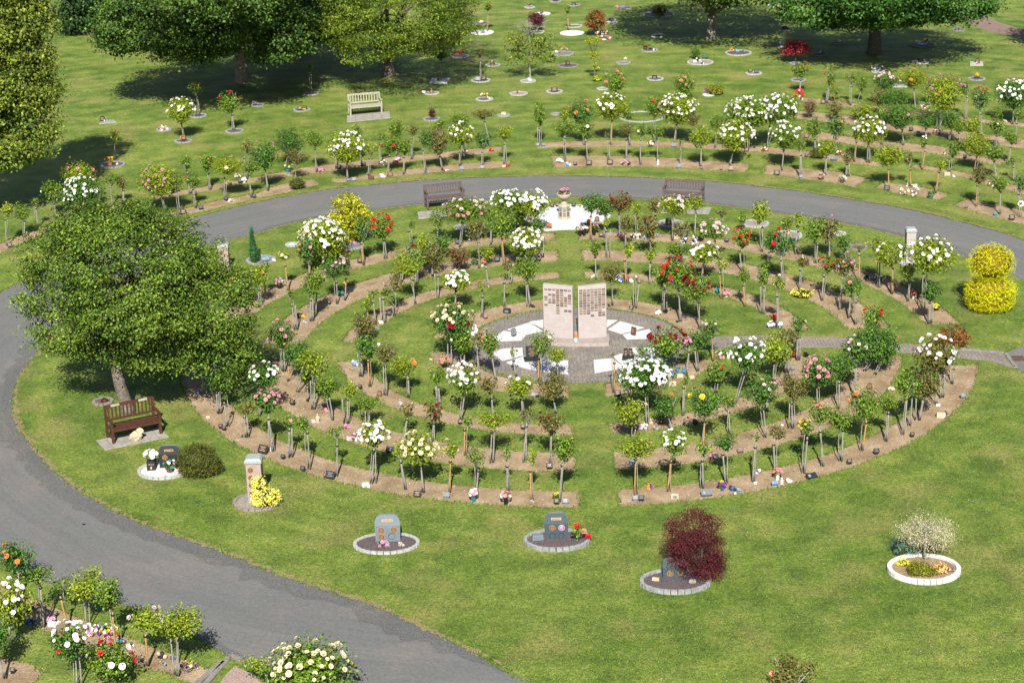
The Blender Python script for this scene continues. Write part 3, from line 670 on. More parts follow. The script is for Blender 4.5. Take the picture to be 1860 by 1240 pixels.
# crumbs, fallen petals, daisies
def scatter(name, polys, n, size, mat, z, seed, kind='stuff'):
    r = random.Random(seed); V = []; Fc = []; tot = 0
    for L in polys:
        xs = [p.x for p in L]; ys = [p.y for p in L]; x0, x1, y0, y1 = min(xs), max(xs), min(ys), max(ys)
        A = abs(sum(L[i].x * L[(i + 1) % len(L)].y - L[(i + 1) % len(L)].x * L[i].y for i in range(len(L)))) / 2; Ls = L[::3] if len(L) > 200 else L
        k = int(n * A); t = 0
        while k > 0 and t < 40 * n * A + 50:
            t += 1; p = Vector((r.uniform(x0, x1), r.uniform(y0, y1), 0))
            if not inside(p, Ls): continue
            s = size * r.uniform(.5, 1.5); a = r.uniform(0, 6.28); b0 = len(V); h = s * r.uniform(.1, .6)
            for i in range(4): V.append((p.x + s * math.cos(a + i * 1.57) * r.uniform(.6, 1), p.y + s * math.sin(a + i * 1.57) * r.uniform(.6, 1), z))
            V.append((p.x, p.y, z + h)); Fc += [(b0, b0 + 1, b0 + 4), (b0 + 1, b0 + 2, b0 + 4), (b0 + 2, b0 + 3, b0 + 4), (b0 + 3, b0, b0 + 4)]; k -= 1
    o = link(name, npmesh(name, V, Fc, mat)); return tag(o, kind=kind)
scatter('soil_crumbs', beds, 30, .032, M['soil'], SOIL_Z - .002, 3)
scatter('fallen_petals', beds, 15, .020, M['petal_fall'], SOIL_Z - .001, 4)
def daisies(n, seed):
    r = random.Random(seed); V = []; Fc = []
    while len(Fc) < n:
        p = G(r.uniform(0, 1860), 250 + 990 * r.random() ** 1.1); R, a = polar(p)
        if 17 < R < 22 or any(inside(p, L[::2]) for L in beds[:16]): continue
        s = r.uniform(.008, .018); b0 = len(V)
        for i in range(4): V.append((p.x + s * math.cos(i * 1.57), p.y + s * math.sin(i * 1.57), .02))
        Fc.append((b0, b0 + 1, b0 + 2, b0 + 3))
    tag(link('daisies', npmesh('daisies', V, Fc, M['white_stone'])), kind='stuff')
daisies(1100, 8)
# grass blades that lean over every cut edge
def edge_blades(name, loops, per_m, hgt, seed, back=.10):
    rng = np.random.default_rng(seed); C = []
    for L in loops:
        P = np.array([(p.x, p.y) for p in L]); Q = np.roll(P, -1, 0); d = Q - P; ln = np.linalg.norm(d, axis=1)
        k = rng.poisson(ln * per_m); i = np.repeat(np.arange(len(P)), k); t = rng.random(len(i))[:, None]
        c = P[i] + d[i] * t + rng.normal(0, back, (len(i), 2)) * .5; C.append(c)
    C = np.concatenate(C); vis = (C[:, 1] > 33) & (C[:, 1] < 115) & (np.abs(C[:, 0]) < 3 + C[:, 1] * .28); C = C[vis]; n = len(C)
    a = rng.uniform(0, 6.28, n); w = .010 * rng.uniform(.7, 1.6, n); h = hgt * rng.uniform(.5, 1.4, n); l = rng.normal(0, hgt * .6, (n, 2))
    V = np.zeros((n, 3, 3)); V[:, 0, 0] = C[:, 0] + w * np.cos(a); V[:, 0, 1] = C[:, 1] + w * np.sin(a); V[:, 1, 0] = C[:, 0] - w * np.cos(a); V[:, 1, 1] = C[:, 1] - w * np.sin(a)
    V[:, :2, 2] = -.02; V[:, 2, :2] = C + l; V[:, 2, 2] = h
    t = np.ones((n, 3, 4)); t[:, :, :3] = rng.random((n, 1, 3))
    tag(link(name, npmesh(name, V.reshape(-1, 3), np.arange(3 * n).reshape(-1, 3), M['blade'], attr=t.reshape(-1, 4))), kind='stuff')
M['blade'] = foliage_mat('grass blades', (.060, .102, .015), (.165, .190, .040), .3)
edge_blades('grass_tufts', beds + [isl, outer, plaza_loop], 85, .045, 21)

# ---------------------------------------------------------------- where every rose stands
RD = '''
11 445 12 382 24 24 g y
43 430 40 383 26 28 g m
68 415 62 366 20 16 g m - s
102 396 97 348 40 36 g m W1
142 372 140 313 50 34 g y P4
149 396 148 345 54 44 g k W30
126 400 125 362 28 26 g k W13
181 374 176 340 22 34 g k O1
203 374 201 325 28 24 g m - s
224 369 222 330 18 24 g b
302 389 288 328 58 48 g y M9,P14
326 389 319 328 26 22 g m
309 357 307 320 20 24 g m
344 352 338 297 22 26 g m
355 377 349 327 26 24 g m R3
381 344 375 295 28 28 g m O2,C1
408 362 413 300 50 28 g y C2
456 358 452 303 24 22 g m
447 325 450 266 22 30 g b R1 s
486 346 479 280 44 44 g k P3
518 303 525 255 44 44 g k P1
538 328 536 283 34 30 n b - s
575 312 571 251 32 26 g m
611 306 606 250 18 14 g m
632 328 630 266 56 48 g y W34
658 300 649 240 20 24 g m
670 319 674 268 28 26 g y - s
689 298 691 248 16 14 g m
704 319 707 262 32 30 g m R4
722 283 719 235 28 28 g m
733 316 734 266 28 28 t m
748 288 749 236 20 16 g b
773 315 771 251 26 28 g k
804 309 795 253 34 48 g b
800 272 799 225 18 18 g m
846 273 835 217 34 24 g m
835 301 838 243 44 36 g y W14
876 304 877 255 24 28 g k
891 266 875 206 42 16 g b - s
915 299 917 240 24 26 d y
982 263 981 208 26 36 d m
1026 262 1026 206 28 20 g y
1027 293 1024 232 34 26 g m
1062 263 1055 203 42 40 g k O4
1067 296 1064 232 28 32 g m W1
1109 263 1110 193 52 42 t y W17
1116 188 1115 147 36 38 g m L9
1144 263 1141 208 20 18 g m
1138 294 1139 235 28 20 g b
1106 293 1103 246 12 14 g b - s
1164 298 1165 237 24 22 g m C1
1189 258 1190 192 30 34 g m R5
1194 294 1195 238 22 18 g m
1225 262 1231 197 62 46 g y W42
1244 183 1242 152 34 36 g m L8
1236 301 1236 262 9 12 g b - s
1267 268 1260 215 24 24 g b
1273 304 1272 245 32 36 g y
1299 268 1300 222 26 24 g m
1325 301 1338 246 60 46 g y W35
1359 273 1362 203 78 46 d m W50
1394 270 1412 198 60 46 g m W42
1421 308 1425 245 52 42 g m W24
1430 215 1428 180 40 22 g y
1452 171 1456 127 26 28 g m R5
1501 187 1507 140 16 36 d m R3
1516 184 1517 165 22 18 n m R1 s
1545 191 1545 142 20 22 g m - s
1558 186 1565 152 20 26 n m
1605 195 1607 147 38 26 t k X12
1601 209 1597 175 28 30 g b
1664 200 1656 143 44 28 g y O5
1642 263 1637 208 54 40 g k P1
1630 234 1627 177 50 24 g k
1688 192 1687 155 26 22 g b - s
1705 234 1717 168 60 54 d y M14,O3
1754 216 1755 160 16 22 g k
1783 246 1781 178 28 38 g k R7
1840 225 1843 170 56 44 g k W36
1812 236 1810 203 22 24 g m - s
1467 214 1472 195 24 22 n r
1516 216 1517 195 26 24 g b
1481 273 1478 230 30 36 d m
1519 276 1519 228 30 40 g k W1,O1
1562 219 1567 200 38 24 n y
1581 295 1579 235 48 42 d y W36
1552 293 1554 240 16 24 t m
1602 262 1601 200 14 22 g m
1724 256 1727 215 34 30 g k
1682 254 1685 218 34 22 g k
1764 283 1764 225 32 30 g y
1808 268 1811 228 30 28 g m C3
1771 311 1780 262 46 36 t y
1810 326 1806 276 32 28 g m
1615 342 1612 281 46 36 t y
1655 339 1652 288 20 26 t b - s
1676 308 1678 258 18 20 t m W3
1699 350 1709 298 24 20 t y
1725 312 1731 268 24 30 g m
1499 318 1502 268 32 28 g y W1
1537 320 1539 285 20 22 d b
1456 321 1455 262 16 22 d m
1774 374 1778 317 30 28 t b
1817 388 1816 332 32 26 g m
1854 393 1853 332 22 30 g k
1842 329 1842 292 20 16 g m - s
1846 261 1848 207 16 18 g m
1831 300 1838 250 26 22 g m
1745 262 1742 228 22 24 g m
589 477 585 433 72 66 g y W66
561 500 559 450 34 50 t k O4,P3
523 528 515 466 20 16 t y C4
701 469 694 412 38 40 d m R22
661 481 658 418 28 36 t k
747 444 747 408 10 16 g m
795 435 795 395 28 34 g m - s
835 448 845 380 66 38 g m X20,P14
920 432 922 366 54 40 g m W34
915 482 908 402 46 46 t m
870 487 865 417 34 34 g b
891 446 890 385 28 30 g m C1
804 468 802 440 34 36 g k
761 503 772 440 28 30 g y
729 512 729 470 34 34 g y
757 516 756 465 32 38 g m
786 501 785 462 40 36 g b
831 491 834 462 34 30 n r
884 479 884 460 26 22 n y
888 522 886 478 10 10 g b - s
828 567 830 510 46 32 g y W17
875 575 875 522 22 26 g y C1 s
755 552 740 487 48 28 g y
795 541 793 490 16 14 g b - s
565 582 565 515 32 40 d m
572 573 575 505 26 34 g m
612 551 605 485 40 36 g k X9,M6
626 544 630 478 24 40 g b R1
537 598 530 536 24 20 d m - s
471 557 472 497 30 40 g y O1
484 543 480 482 16 22 t m
716 573 715 515 34 34 g b - s
682 588 677 532 18 16 g m
669 580 666 550 20 22 t y
700 587 699 530 22 16 d m
917 557 917 502 16 14 g b - s
927 516 922 482 16 16 g b
670 618 662 587 38 36 t b
821 665 821 585 62 60 d k C18,D10
810 604 814 555 26 22 g m L6
842 664 844 613 44 46 d m W12
871 689 867 619 26 28 g b P1 s
902 691 890 621 34 44 g m P4,O3
938 684 932 640 14 24 g y - s
980 692 984 622 44 46 t m C1 s
1013 692 1012 644 32 28 g y
836 762 841 686 48 48 g m W32
897 760 890 699 30 30 g b
952 763 946 699 46 36 g y W5
1009 750 1000 697 46 46 g b
999 842 999 765 42 36 g b D4
952 838 960 755 32 28 d b - s
967 908 967 830 28 32 t y - s
1017 910 1026 812 40 46 g m
923 892 920 825 18 22 g m - s
1114 712 1114 645 10 9 t m - s
1176 771 1172 682 80 56 g k W62
1171 697 1167 638 26 28 g m - s
1207 673 1212 620 58 48 g m D22,M6
1268 673 1269 613 38 36 g k
1296 655 1292 595 30 24 t k X5
1246 681 1250 622 14 20 g b M5
1300 713 1300 672 34 36 g m R3
1336 730 1357 642 58 52 g k W22
1241 753 1249 690 14 18 g m
1149 803 1150 748 50 44 g y O1,C1
1221 782 1212 735 40 40 g k O1
1275 815 1282 730 56 50 t k Y2
1324 788 1321 730 32 32 g m - s
1390 793 1380 712 54 42 g k X4
1155 897 1156 810 54 38 t y L1
1215 891 1224 803 42 42 t m W14
1275 885 1279 812 30 36 g m - s
1320 876 1319 802 38 32 g k
1369 873 1374 795 16 18 g m - s
516 673 510 605 44 44 d k P7
524 691 540 637 44 40 t k Y1
540 711 548 650 32 34 g k
570 742 569 662 54 46 d y
558 728 560 680 24 26 g m
604 762 592 700 42 32 g m
470 756 479 680 46 42 g k W15
497 818 484 730 46 38 d k P13
527 829 527 762 22 24 d m P1
561 851 552 767 32 24 g m
611 863 609 785 26 24 g m - s
632 768 635 707 24 26 d y
669 776 669 730 40 24 d m
674 877 679 790 48 42 d y W24
732 798 740 745 30 24 g b W2 s
768 893 762 812 60 52 g y C20
736 887 725 815 22 30 g y - s
816 893 819 815 28 30 t y C2
864 891 865 828 36 40 g m - s
787 801 787 748 32 36 g b D5
845 826 852 765 26 24 t m - s
892 839 899 762 52 22 d y
672 701 669 630 42 38 t k W1
701 717 699 640 34 32 d b
742 721 737 665 44 34 g y O2
799 741 792 681 28 28 d m
657 683 653 625 22 26 d m
397 750 398 690 40 36 d k
414 773 410 722 14 10 g m - s
447 793 447 742 30 20 d b O1
420 620 425 530 26 52 g m O5,C5
445 568 443 497 26 24 g m O1
370 715 368 650 40 36 g k
1405 696 1410 630 52 48 g y
1430 676 1432 612 34 36 d b
1449 653 1450 590 28 30 d k C1
1487 736 1487 672 54 48 g k P20
1523 741 1522 665 46 42 g k
1552 721 1555 635 40 48 g k X8
1570 673 1592 622 70 58 d k L5
1589 679 1600 640 34 38 g k
1580 641 1587 580 40 38 g m R5
1441 776 1440 705 46 42 d b
1394 744 1398 695 34 34 g k P6
1494 845 1490 750 40 38 g m L5
1527 836 1526 758 42 34 g m
1565 817 1571 730 50 50 t m O3
1609 800 1610 730 34 28 g m R1,C2
1640 788 1647 697 40 42 g m
1652 772 1660 700 30 30 g m
1671 762 1682 695 46 48 d b
1710 721 1702 642 64 56 d b W22
1729 696 1728 640 26 30 g m
1701 733 1695 690 22 28 g k
1409 856 1414 785 36 28 g b W1 s
1459 858 1464 775 24 28 g m Y7
1127 431 1125 367 38 34 g b D9
1072 435 1075 367 38 32 t k P1
1097 431 1100 375 28 32 g k
1157 431 1155 378 18 24 g y
1187 433 1190 372 22 26 t b
1222 436 1225 372 48 34 g y X12
1261 431 1264 367 26 26 g y
1181 466 1177 410 36 40 g b D6
1137 451 1139 405 26 28 g b
1101 466 1102 405 14 16 d y
1307 471 1294 417 46 30 g m X20
1349 491 1349 432 36 32 g m R10
1384 456 1380 382 32 40 g y
1312 431 1312 387 22 18 g b - s
1350 421 1350 395 16 20 g m
1275 511 1280 460 48 34 g y W14
1237 476 1239 415 34 36 g b - s
1227 480 1229 452 30 22 g m
1082 508 1080 447 24 30 g m
1138 515 1140 452 18 30 t y
1180 516 1181 462 22 22 g y W1
1112 553 1109 495 36 30 g b
1155 558 1156 503 9 9 d b W1 s
1204 566 1202 500 34 38 d m
1237 583 1230 497 52 50 g m R13
1272 596 1266 522 48 44 g m D15
1311 543 1310 480 26 24 t y - s
1352 557 1351 497 20 26 t m
1386 570 1390 497 22 36 d m
969 430 971 370 42 44 g y W32
948 424 946 392 26 28 t m
986 466 977 410 26 36 g k
957 482 957 437 58 38 g y W36
964 556 957 483 40 44 d m C2
1481 477 1480 415 36 42 g m
1506 470 1505 415 34 46 g b P1
1424 516 1417 440 44 44 g k R5
1451 461 1450 400 22 28 d y - s
1430 455 1427 405 22 24 g m
1537 478 1535 440 26 28 g k
1562 512 1561 453 14 10 t b - s
1596 521 1595 445 36 28 g y
1620 533 1617 462 46 40 t y W8
1649 546 1649 490 32 28 g y R1
1672 562 1690 462 76 54 d y W26
1689 587 1690 530 34 30 d k
1494 545 1504 479 32 26 g m R10
1525 561 1535 482 36 36 g b M7
1542 576 1546 515 36 30 g k L1
1555 588 1557 530 14 22 g m - s
1454 526 1457 474 24 20 g b
1414 596 1415 515 24 26 g y W1
1397 484 1397 437 22 32 g k
33 1080 30 1013 56 56 g k O5
78 1137 70 1046 54 32 g m - s
121 1137 112 1061 26 24 t m - s
160 1140 155 1055 66 50 g y
212 1184 194 1079 48 50 t m
267 1207 263 1121 54 44 t y X6
322 1226 319 1127 74 52 d y
18 1175 18 1092 62 74 g y W18
137 1246 131 1162 62 60 d k W18,R3
172 1252 200 1197 76 60 g m R5,W4
9 1230 -10 1150 50 60 g k
885 58 886 12 18 14 t m O4
873 145 872 97 16 16 g b - s
801 146 800 98 24 20 t k
565 168 563 125 14 16 g k - s
362 207 355 160 24 24 g m R1 s
335 254 329 199 46 38 g y W18
427 238 417 186 34 34 d m R5
208 291 209 248 18 22 g y O1
1033 56 1031 18 14 16 t m
1200 62 1200 20 26 20 t b L3
1264 108 1264 94 18 20 n k R1
'''
ORD = ['first','second','third','fourth','fifth','sixth','seventh','eighth','ninth','tenth','eleventh','twelfth','thirteenth','fourteenth','fifteenth','sixteenth','seventeenth','eighteenth','nineteenth','twentieth']
ORD += ['twenty-' + x for x in ORD[:9]] + ['thirtieth'] + ['thirty-' + x for x in ORD[:9]]
def where(g, px):
    R, a = polar(g)
    if px[1] > 1000 and px[0] < 480: return 'bed at the bottom left corner'
    if R < 15:
        q = ('back' if a > 0 else 'front') + (' left' if abs(a) > 90 else ' right')
        n = 'innermost' if R < 5.9 else 'second' if R < 8.35 else 'third' if R < 11.0 else 'outermost'
        return q + ' arc of ' + n + ' ring'
    if R < 38 and px[1] > 160 or px[1] > 240:
        side = 'left' if px[0] < 600 else 'middle' if px[0] < 960 else 'centre right' if px[0] < 1400 else 'right'
        n = 'roadside row' if R < 25 else 'second row behind road' if R < 28 else 'third row behind road' if R < 31 else 'fourth row behind road' if R < 34.6 else 'farthest row behind road'
        return side + ' stretch of ' + n
    return 'far lawn'
def parse(s):
    for line in s.strip().splitlines():
        p = line.split(); yield p
roses = []
for p in parse(RD):
    bx, by, cx, cy, w, h = map(float, p[:6]); q = rose(bx, by, cx, cy, w, h, p[6], p[7], p[8] if len(p) > 8 else '', len(p) > 9)
    q['where'] = where(q['g'], q['px']); roses.append(q)
cnt = {}
for q in sorted(roses, key=lambda q: q['px'][0]):
    fl = lab_bloom(q['fl']); sz = 'large' if q['W'] > .72 else 'small' if q['W'] < .42 else 'medium'
    leaf = {'m': 'green', 'k': 'dark green', 'y': 'lime green', 'b': 'bronze green', 'r': 'reddish'}[q['fol']]
    head = f"{sz} {fl} standard rose" if fl else f"{sz} {'sparse ' if q['sparse'] else ''}{leaf} leafy rose"
    k = q['where']; cnt[k] = cnt.get(k, 0) + 1
    lab = f"{head}, {ORD[cnt[k] - 1]} from left in {k}"
    q['label'] = lab; q['grp'] = 'standard roses in the ' + ('ring garden' if polar(q['g'])[0] < 15 else 'beds beyond the road' if k != 'far lawn' else 'far lawn')
for q in roses: build_rose(q, q['label'], q['grp'])

# ---------------------------------------------------------------- big trees and shrubs
tree('hawthorn_tree', (232, 748), [(235,485,320,200),(112,470,150,130),(190,412,190,80),(130,590,150,95),(375,560,165,170),(400,635,130,120),(300,628,170,100),(335,468,70,50),(250,550,260,150,-.6),(60,530,60,90),(235,625,120,60),(160,625,90,50),(420,520,80,60),(250,400,90,50)],
     'broad gnarled small-leaved tree shading the red-brown bench', 'tree', 108000, .080, 'tree_haw', 'bark', .19, 1.75, 3, clump=.44, shell=.66, per=60, nl=22, flat=.5, depth=.50, dy=.1, lean=Vector((-.25, 0, 0)))
tree('lime_tree', (-18, 392), [(42,40,110,90),(58,108,84,70),(-10,60,130,130),(-10,160,190,130),(55,170,95,90),(48,228,108,70),(-5,262,180,70),(80,262,50,34),(-60,200,160,200),(20,-25,150,110)],
     'tall yellow-green leafy tree cut by the left edge of frame', 'tree', 76000, .125, 'tree_lime', 'bark', .28, 2.2, 4, clump=.62, shell=.62, per=64, depth=.5, droop=.5, flat=.45)
tree('sycamore_tree', (440, 150), [(235,28,120,90),(330,28,170,95),(430,10,190,120),(512,50,110,90),(400,-60,340,110),(290,66,120,40),(505,84,110,36),(345,84,130,34),(225,62,90,60),(395,90,70,26)],
     'large sycamore with pale trunk left of the yew', 'tree', 90000, .15, 'tree_syc', 'bark_pale', .32, 2.4, 5, clump=.85, shell=.6, per=64, depth=1.05, flat=.35, dy=-4.6)
tree('dark_evergreen_tree', (165, 62), [(150,15,80,80),(200,-15,150,90),(130,40,50,50)], 'dark evergreen at the top left beyond the sycamore', 'tree', 22000, .17, 'tree_dark', 'bark', .25, 1.5, 6, clump=.7, per=30)
tree('woodland_tree', (548, 92), [(540,-15,200,110),(475,8,120,90),(608,0,110,80),(545,30,150,60),(570,52,90,44),(505,60,90,40)], 'dark tree in the gap between sycamore and yew, crown brought forward for shade', 'tree', 52000, .15, 'tree_dark', 'bark', .3, 2, 7, clump=.7, per=50, depth=1.2, dy=-5)  # crown set low and forward of its trunk to throw shade on the grass
tree('woodland_tree', (330, 18), [(300,-34,300,100),(420,-50,160,90),(180,-14,90,60)], 'dark tree at the top edge behind the sycamore', 'tree', 20000, .18, 'tree_dark', 'bark', .3, 2, 8, clump=.8, per=30)
tree('yew_tree', (706, 138), [(720,14,270,105),(640,46,110,75),(812,48,110,66),(680,74,180,40),(780,70,110,36),(770,-50,250,90),(604,24,60,80),(640,-36,160,90)],
     'spreading yellow-green yew with a many-stemmed trunk', 'tree', 84000, .12, 'tree_yew', 'bark', .30, 1.3, 9, clump=.62, shell=.6, per=52, depth=.95, nl=14, flat=.4, aspect=.4, dy=-2.6)
tree('fork_trunk_tree', (1291, 72), [(1290,-95,350,190),(1220,-60,150,110),(1370,-60,170,110),(1410,-30,60,60)], 'forked pale-trunked tree at the top edge right of centre', 'tree', 42000, .17, 'tree_syc', 'bark_pale', .24, 1.4, 10, clump=1.1, per=60, flat=.35, shell=.5, depth=.6, dy=-1)
tree('oak_tree', (1588, 96), [(1600,-45,300,130),(1480,2,150,80),(1700,-4,180,70),(1775,8,60,50),(1600,16,170,44),(1540,14,120,60),(1650,16,90,50)],
     'broad dark green oak at the top right', 'tree', 80000, .15, 'tree_oak', 'bark', .34, 2.0, 11, clump=.8, shell=.6, per=60, depth=.85, flat=.35, dy=-2.2)
tree('woodland_tree', (1925, 98), [(1965,-20,160,150)], 'tree just past the right edge casting shade on the brown path', 'tree', 14000, .18, 'tree_oak', 'bark', .3, 2, 12, clump=.8)
tree('weeping_tree', (963, 146), [(960,72,80,30),(930,92,40,45),(995,92,40,45),(960,95,60,40)], 'small sparse weeping tree with a bare pole trunk', 'tree', 2600, .11, 'tree_lime', 'stem', .045, 2.4, 13, clump=.35, per=14, droop=1.2, nl=10)
tree('golden_maple', (636, 448), [(632,372,54,44),(622,395,52,44),(648,392,46,50),(634,420,44,40)], 'golden-leaved maple between the white roses and the road', 'maple', 6000, .075, 'maple_gold', 'stem', .035, .7, 14, clump=.22, per=20, flat=.5)
tree('purple_maple', (1272, 1052), [(1256,965,92,62),(1266,1003,98,78),(1286,1028,60,50),(1262,935,40,26),(1234,985,46,56),(1290,950,40,30),(1225,950,30,26),(1300,1000,34,40)], 'dense dark purple maple leaning over a slate memorial', 'maple', 26000, .045, 'maple_red', 'bark', .04, .35, 15, clump=.25, shell=.72, per=50, droop=.8, aspect=.34, flat=.4)
tree('red_maple', (1444, 113), [(1447,86,42,22),(1436,92,24,16),(1458,91,24,16)], 'bright crimson small maple beside the shaded lawn', 'maple', 3600, .09, 'maple_bright', 'bark', .05, .6, 16, clump=.3, per=20, flat=.35)
tree('purple_maple', (976, 58), [(973,33,30,16),(976,47,14,14)], 'tiny purple maple near the top edge left of the white circle', 'maple', 1400, .09, 'maple_red', 'bark', .03, .4, 17, clump=.2, per=18)
tree('purple_maple', (784, 215), [(784,204,12,14)], 'knee-high purple maple in a stone ring beside the pale bench', 'maple', 300, .07, 'maple_red', 'bark', .012, .2, 18, clump=.1, per=14)
tree('photinia_tree', (1085, 66), [(1084,36,36,32),(1078,44,22,22)], 'round red-tipped shrub above a heaped memorial near the top', 'shrub', 2600, .09, 'photinia', 'bark', .03, .6, 19, clump=.25, per=18)
tree('photinia_shrub', (1730, 632), [(1732,610,54,34),(1716,612,26,26),(1748,614,24,26)], 'rounded bronze shrub on the verge of the paved path', 'shrub', 2600, .06, 'photinia', 'bark', .02, .25, 20, clump=.15, per=16)
tree('variegated_willow', (1681, 1020), [(1682,960,96,50),(1714,970,50,38),(1650,966,44,38),(1686,984,64,26)], 'pink and cream variegated willow standard in the white-kerbed bed', 'shrub', 8600, .034, 'willow', 'stem', .028, .55, 21, clump=.24, shell=.35, per=22, aspect=.34, nl=16)
tree('cloud_pruned_conifer', (1079, 148), [(1074,74,20,10),(1085,72,12,8),(1079,97,13,9),(1080,106,10,8),(1081,120,10,8),(1085,144,16,10)], 'spindly acid-yellow conifer with tufts up a bare stem', 'conifer', 1500, .07, 'acid', 'bark', .03, 1.5, 22, clump=.16, per=16, nl=6)
def dense_shrub(name, base_px, lobes, label, cat, n, leaf, mat, seed, up=.3, aspect=.5, clump=.1, shell=.9, dy=0., depth=.45, core=True, group=None):
    base = G(*base_px); t = thing(name, base, label, cat, group); L = lobes_world(base, lobes, dy, depth)
    V, Fc, a = tree_crown(L, n, leaf, seed, clump, shell, aspect, 0, 12, up, .9); V = V - np.array(base)
    link('foliage', npmesh('foliage', V, Fc, M[mat], attr=a), t)
    b = MB(); b.tube([(0, 0, -.03), (0, 0, .2)], [.03, .02], 6)
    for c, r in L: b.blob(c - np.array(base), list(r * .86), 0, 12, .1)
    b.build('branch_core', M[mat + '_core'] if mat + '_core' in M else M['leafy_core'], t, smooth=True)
    return t
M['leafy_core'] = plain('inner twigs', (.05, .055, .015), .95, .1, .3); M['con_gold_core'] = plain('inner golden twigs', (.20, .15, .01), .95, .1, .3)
dense_shrub('topiary_conifer', (1799, 563), [(1801,477,84,64),(1798,538,90,58),(1799,524,92,40),(1799,548,78,40)], 'golden two-tier topiary conifer beside the road', 'conifer', 60000, .034, 'con_gold', 31, .05, .28, .04, .97)
dense_shrub('dome_conifer', (365, 862), [(360,838,74,58),(378,848,50,36)], 'dark bronze-green domed conifer beside the white-chip memorial', 'conifer', 15000, .04, 'con_dome', 32, .3, .5, .08, .94)
dense_shrub('pencil_conifer', (462, 477), [(461,462,17,32),(459,445,13,32),(457,428,8,32)], 'slim green pencil conifer in a stone ring', 'conifer', 5000, .035, 'con_green', 33, .3, .4, .05, .93)
dense_shrub('dome_conifer', (540, 342), [(540,334,28,17)], 'small brown-green cushion conifer by the left roadside bed', 'conifer', 2200, .05, 'con_dome', 34)
dense_shrub('dome_conifer', (1485, 287), [(1485,280,27,16)], 'olive cushion conifer behind the right roadside bed', 'conifer', 2200, .05, 'con_dome', 35)
dense_shrub('dome_conifer', (1300, 172), [(1300,164,30,17)], 'olive cushion conifer with purple flowers on the far lawn', 'conifer', 2200, .06, 'olive', 36)
dense_shrub('euonymus_shrub', (483, 918), [(483,903,50,32),(470,880,22,30)], 'bright yellow euonymus at the foot of the pink pillar', 'shrub', 4200, .042, 'euony', 37, .4, .6, .1, .85)
dense_shrub('blue_grass', (1650, 1012), [(1645,997,58,40,.3),(1686,1002,46,32,.45)], 'blue-green feathery clump behind the willow stem', 'plant', 3200, .11, 'bluegrass', 38, -.2, .12, .08, .9)
dense_shrub('yellow_plant', (1641, 1029), [(1642,1023,22,9)], 'low yellow plant at the left of the white-kerbed bed', 'plant', 420, .05, 'yellowlow', 39)
dense_shrub('olive_conifer', (1674, 1047), [(1668,1032,32,24),(1688,1039,26,20)], 'spiky olive conifer in front of the willow', 'conifer', 3200, .055, 'olive', 40, .2, .3, .1, .85)
dense_shrub('orange_heather', (1707, 1041), [(1708,1034,26,14)], 'orange and cream heather at the right of the white-kerbed bed', 'plant', 600, .05, 'heather', 41)
dense_shrub('yellow_plant', (1457, 538), [(1457,533,42,10)], 'flat yellow ground cover in the back right arc', 'plant', 500, .06, 'yellowlow', 42)
dense_shrub('yellow_plant', (1700, 562), [(1701,557,16,8)], 'small faded yellow plant near the end of the outer back right arc', 'plant', 120, .06, 'yellowlow', 43)
# rose bushes cut by the bottom edge
def bush(base_px, cpx, w, h, fol, fl, label, n=None, sparse=False):
    q = rose(*base_px, *cpx, w, h, 'n', fol, fl, sparse); return build_rose(q, label, None)
q = rose(560, 1300, 562, 1222, 132, 104, 'n', 'm', 'C34,Y7'); build_rose(q, 'big round rose bush covered in cream blooms at the bottom edge', 'rose bushes at the bottom edge')
q = rose(1446, 1296, 1441, 1222, 78, 58, 'n', 'b', 'L1', True); build_rose(q, 'straggly bronze rose top at the bottom edge of the lawn', 'rose bushes at the bottom edge')
q = rose(500, 1262, 466, 1204, 48, 30, 'n', 'y', '', True); build_rose(q, 'straggly branch of rose left of the cream rose bush', 'rose bushes at the bottom edge')

# ---------------------------------------------------------------- the twin-leaf brick monument
mon = thing('memorial_wall', G(1046, 612), 'pair of pink stone walls set with bronze plaques on the plaza', 'monument')
base0 = Vector(mon.location)
def corners(pxl):
    return [G(*p) for p in pxl]
bl = G(988, 617.5) - base0; br_ = G(1041, 621) - base0; rl = G(1051, 621) - base0; rr = G(1102, 617.5) - base0
ZB = .10; HT = 1.80; TH = .17
LP = {0: '0123456', 1: '34', 2: '12346', 3: '023456', 4: '0123456', 5: '123456', 6: '0345', 7: '3', 8: '356', 9: '3'}
RP = {0: '0123456', 1: '0123456', 2: '0123456', 3: '0123456', 4: '0123456', 5: '0123456', 6: '0123456', 7: '0123456', 8: '012345', 9: '01256', 10: '356'}
pm = {}
def plaque_mesh(k, w, h):
    if k not in pm:
        b = MB(); b.box((0, 0, 0), (w, .012, h), 0); b.box((0, -.0065, 0), (w * .8, .004, h * .16), 1); b.box((0, -.0065, h * .27), (w * .6, .004, h * .1), 1); pm[k] = b.mesh('plaque', [M['plq%d' % k], M['plq3' if k != 3 else 'plq1']])
    return pm[k]
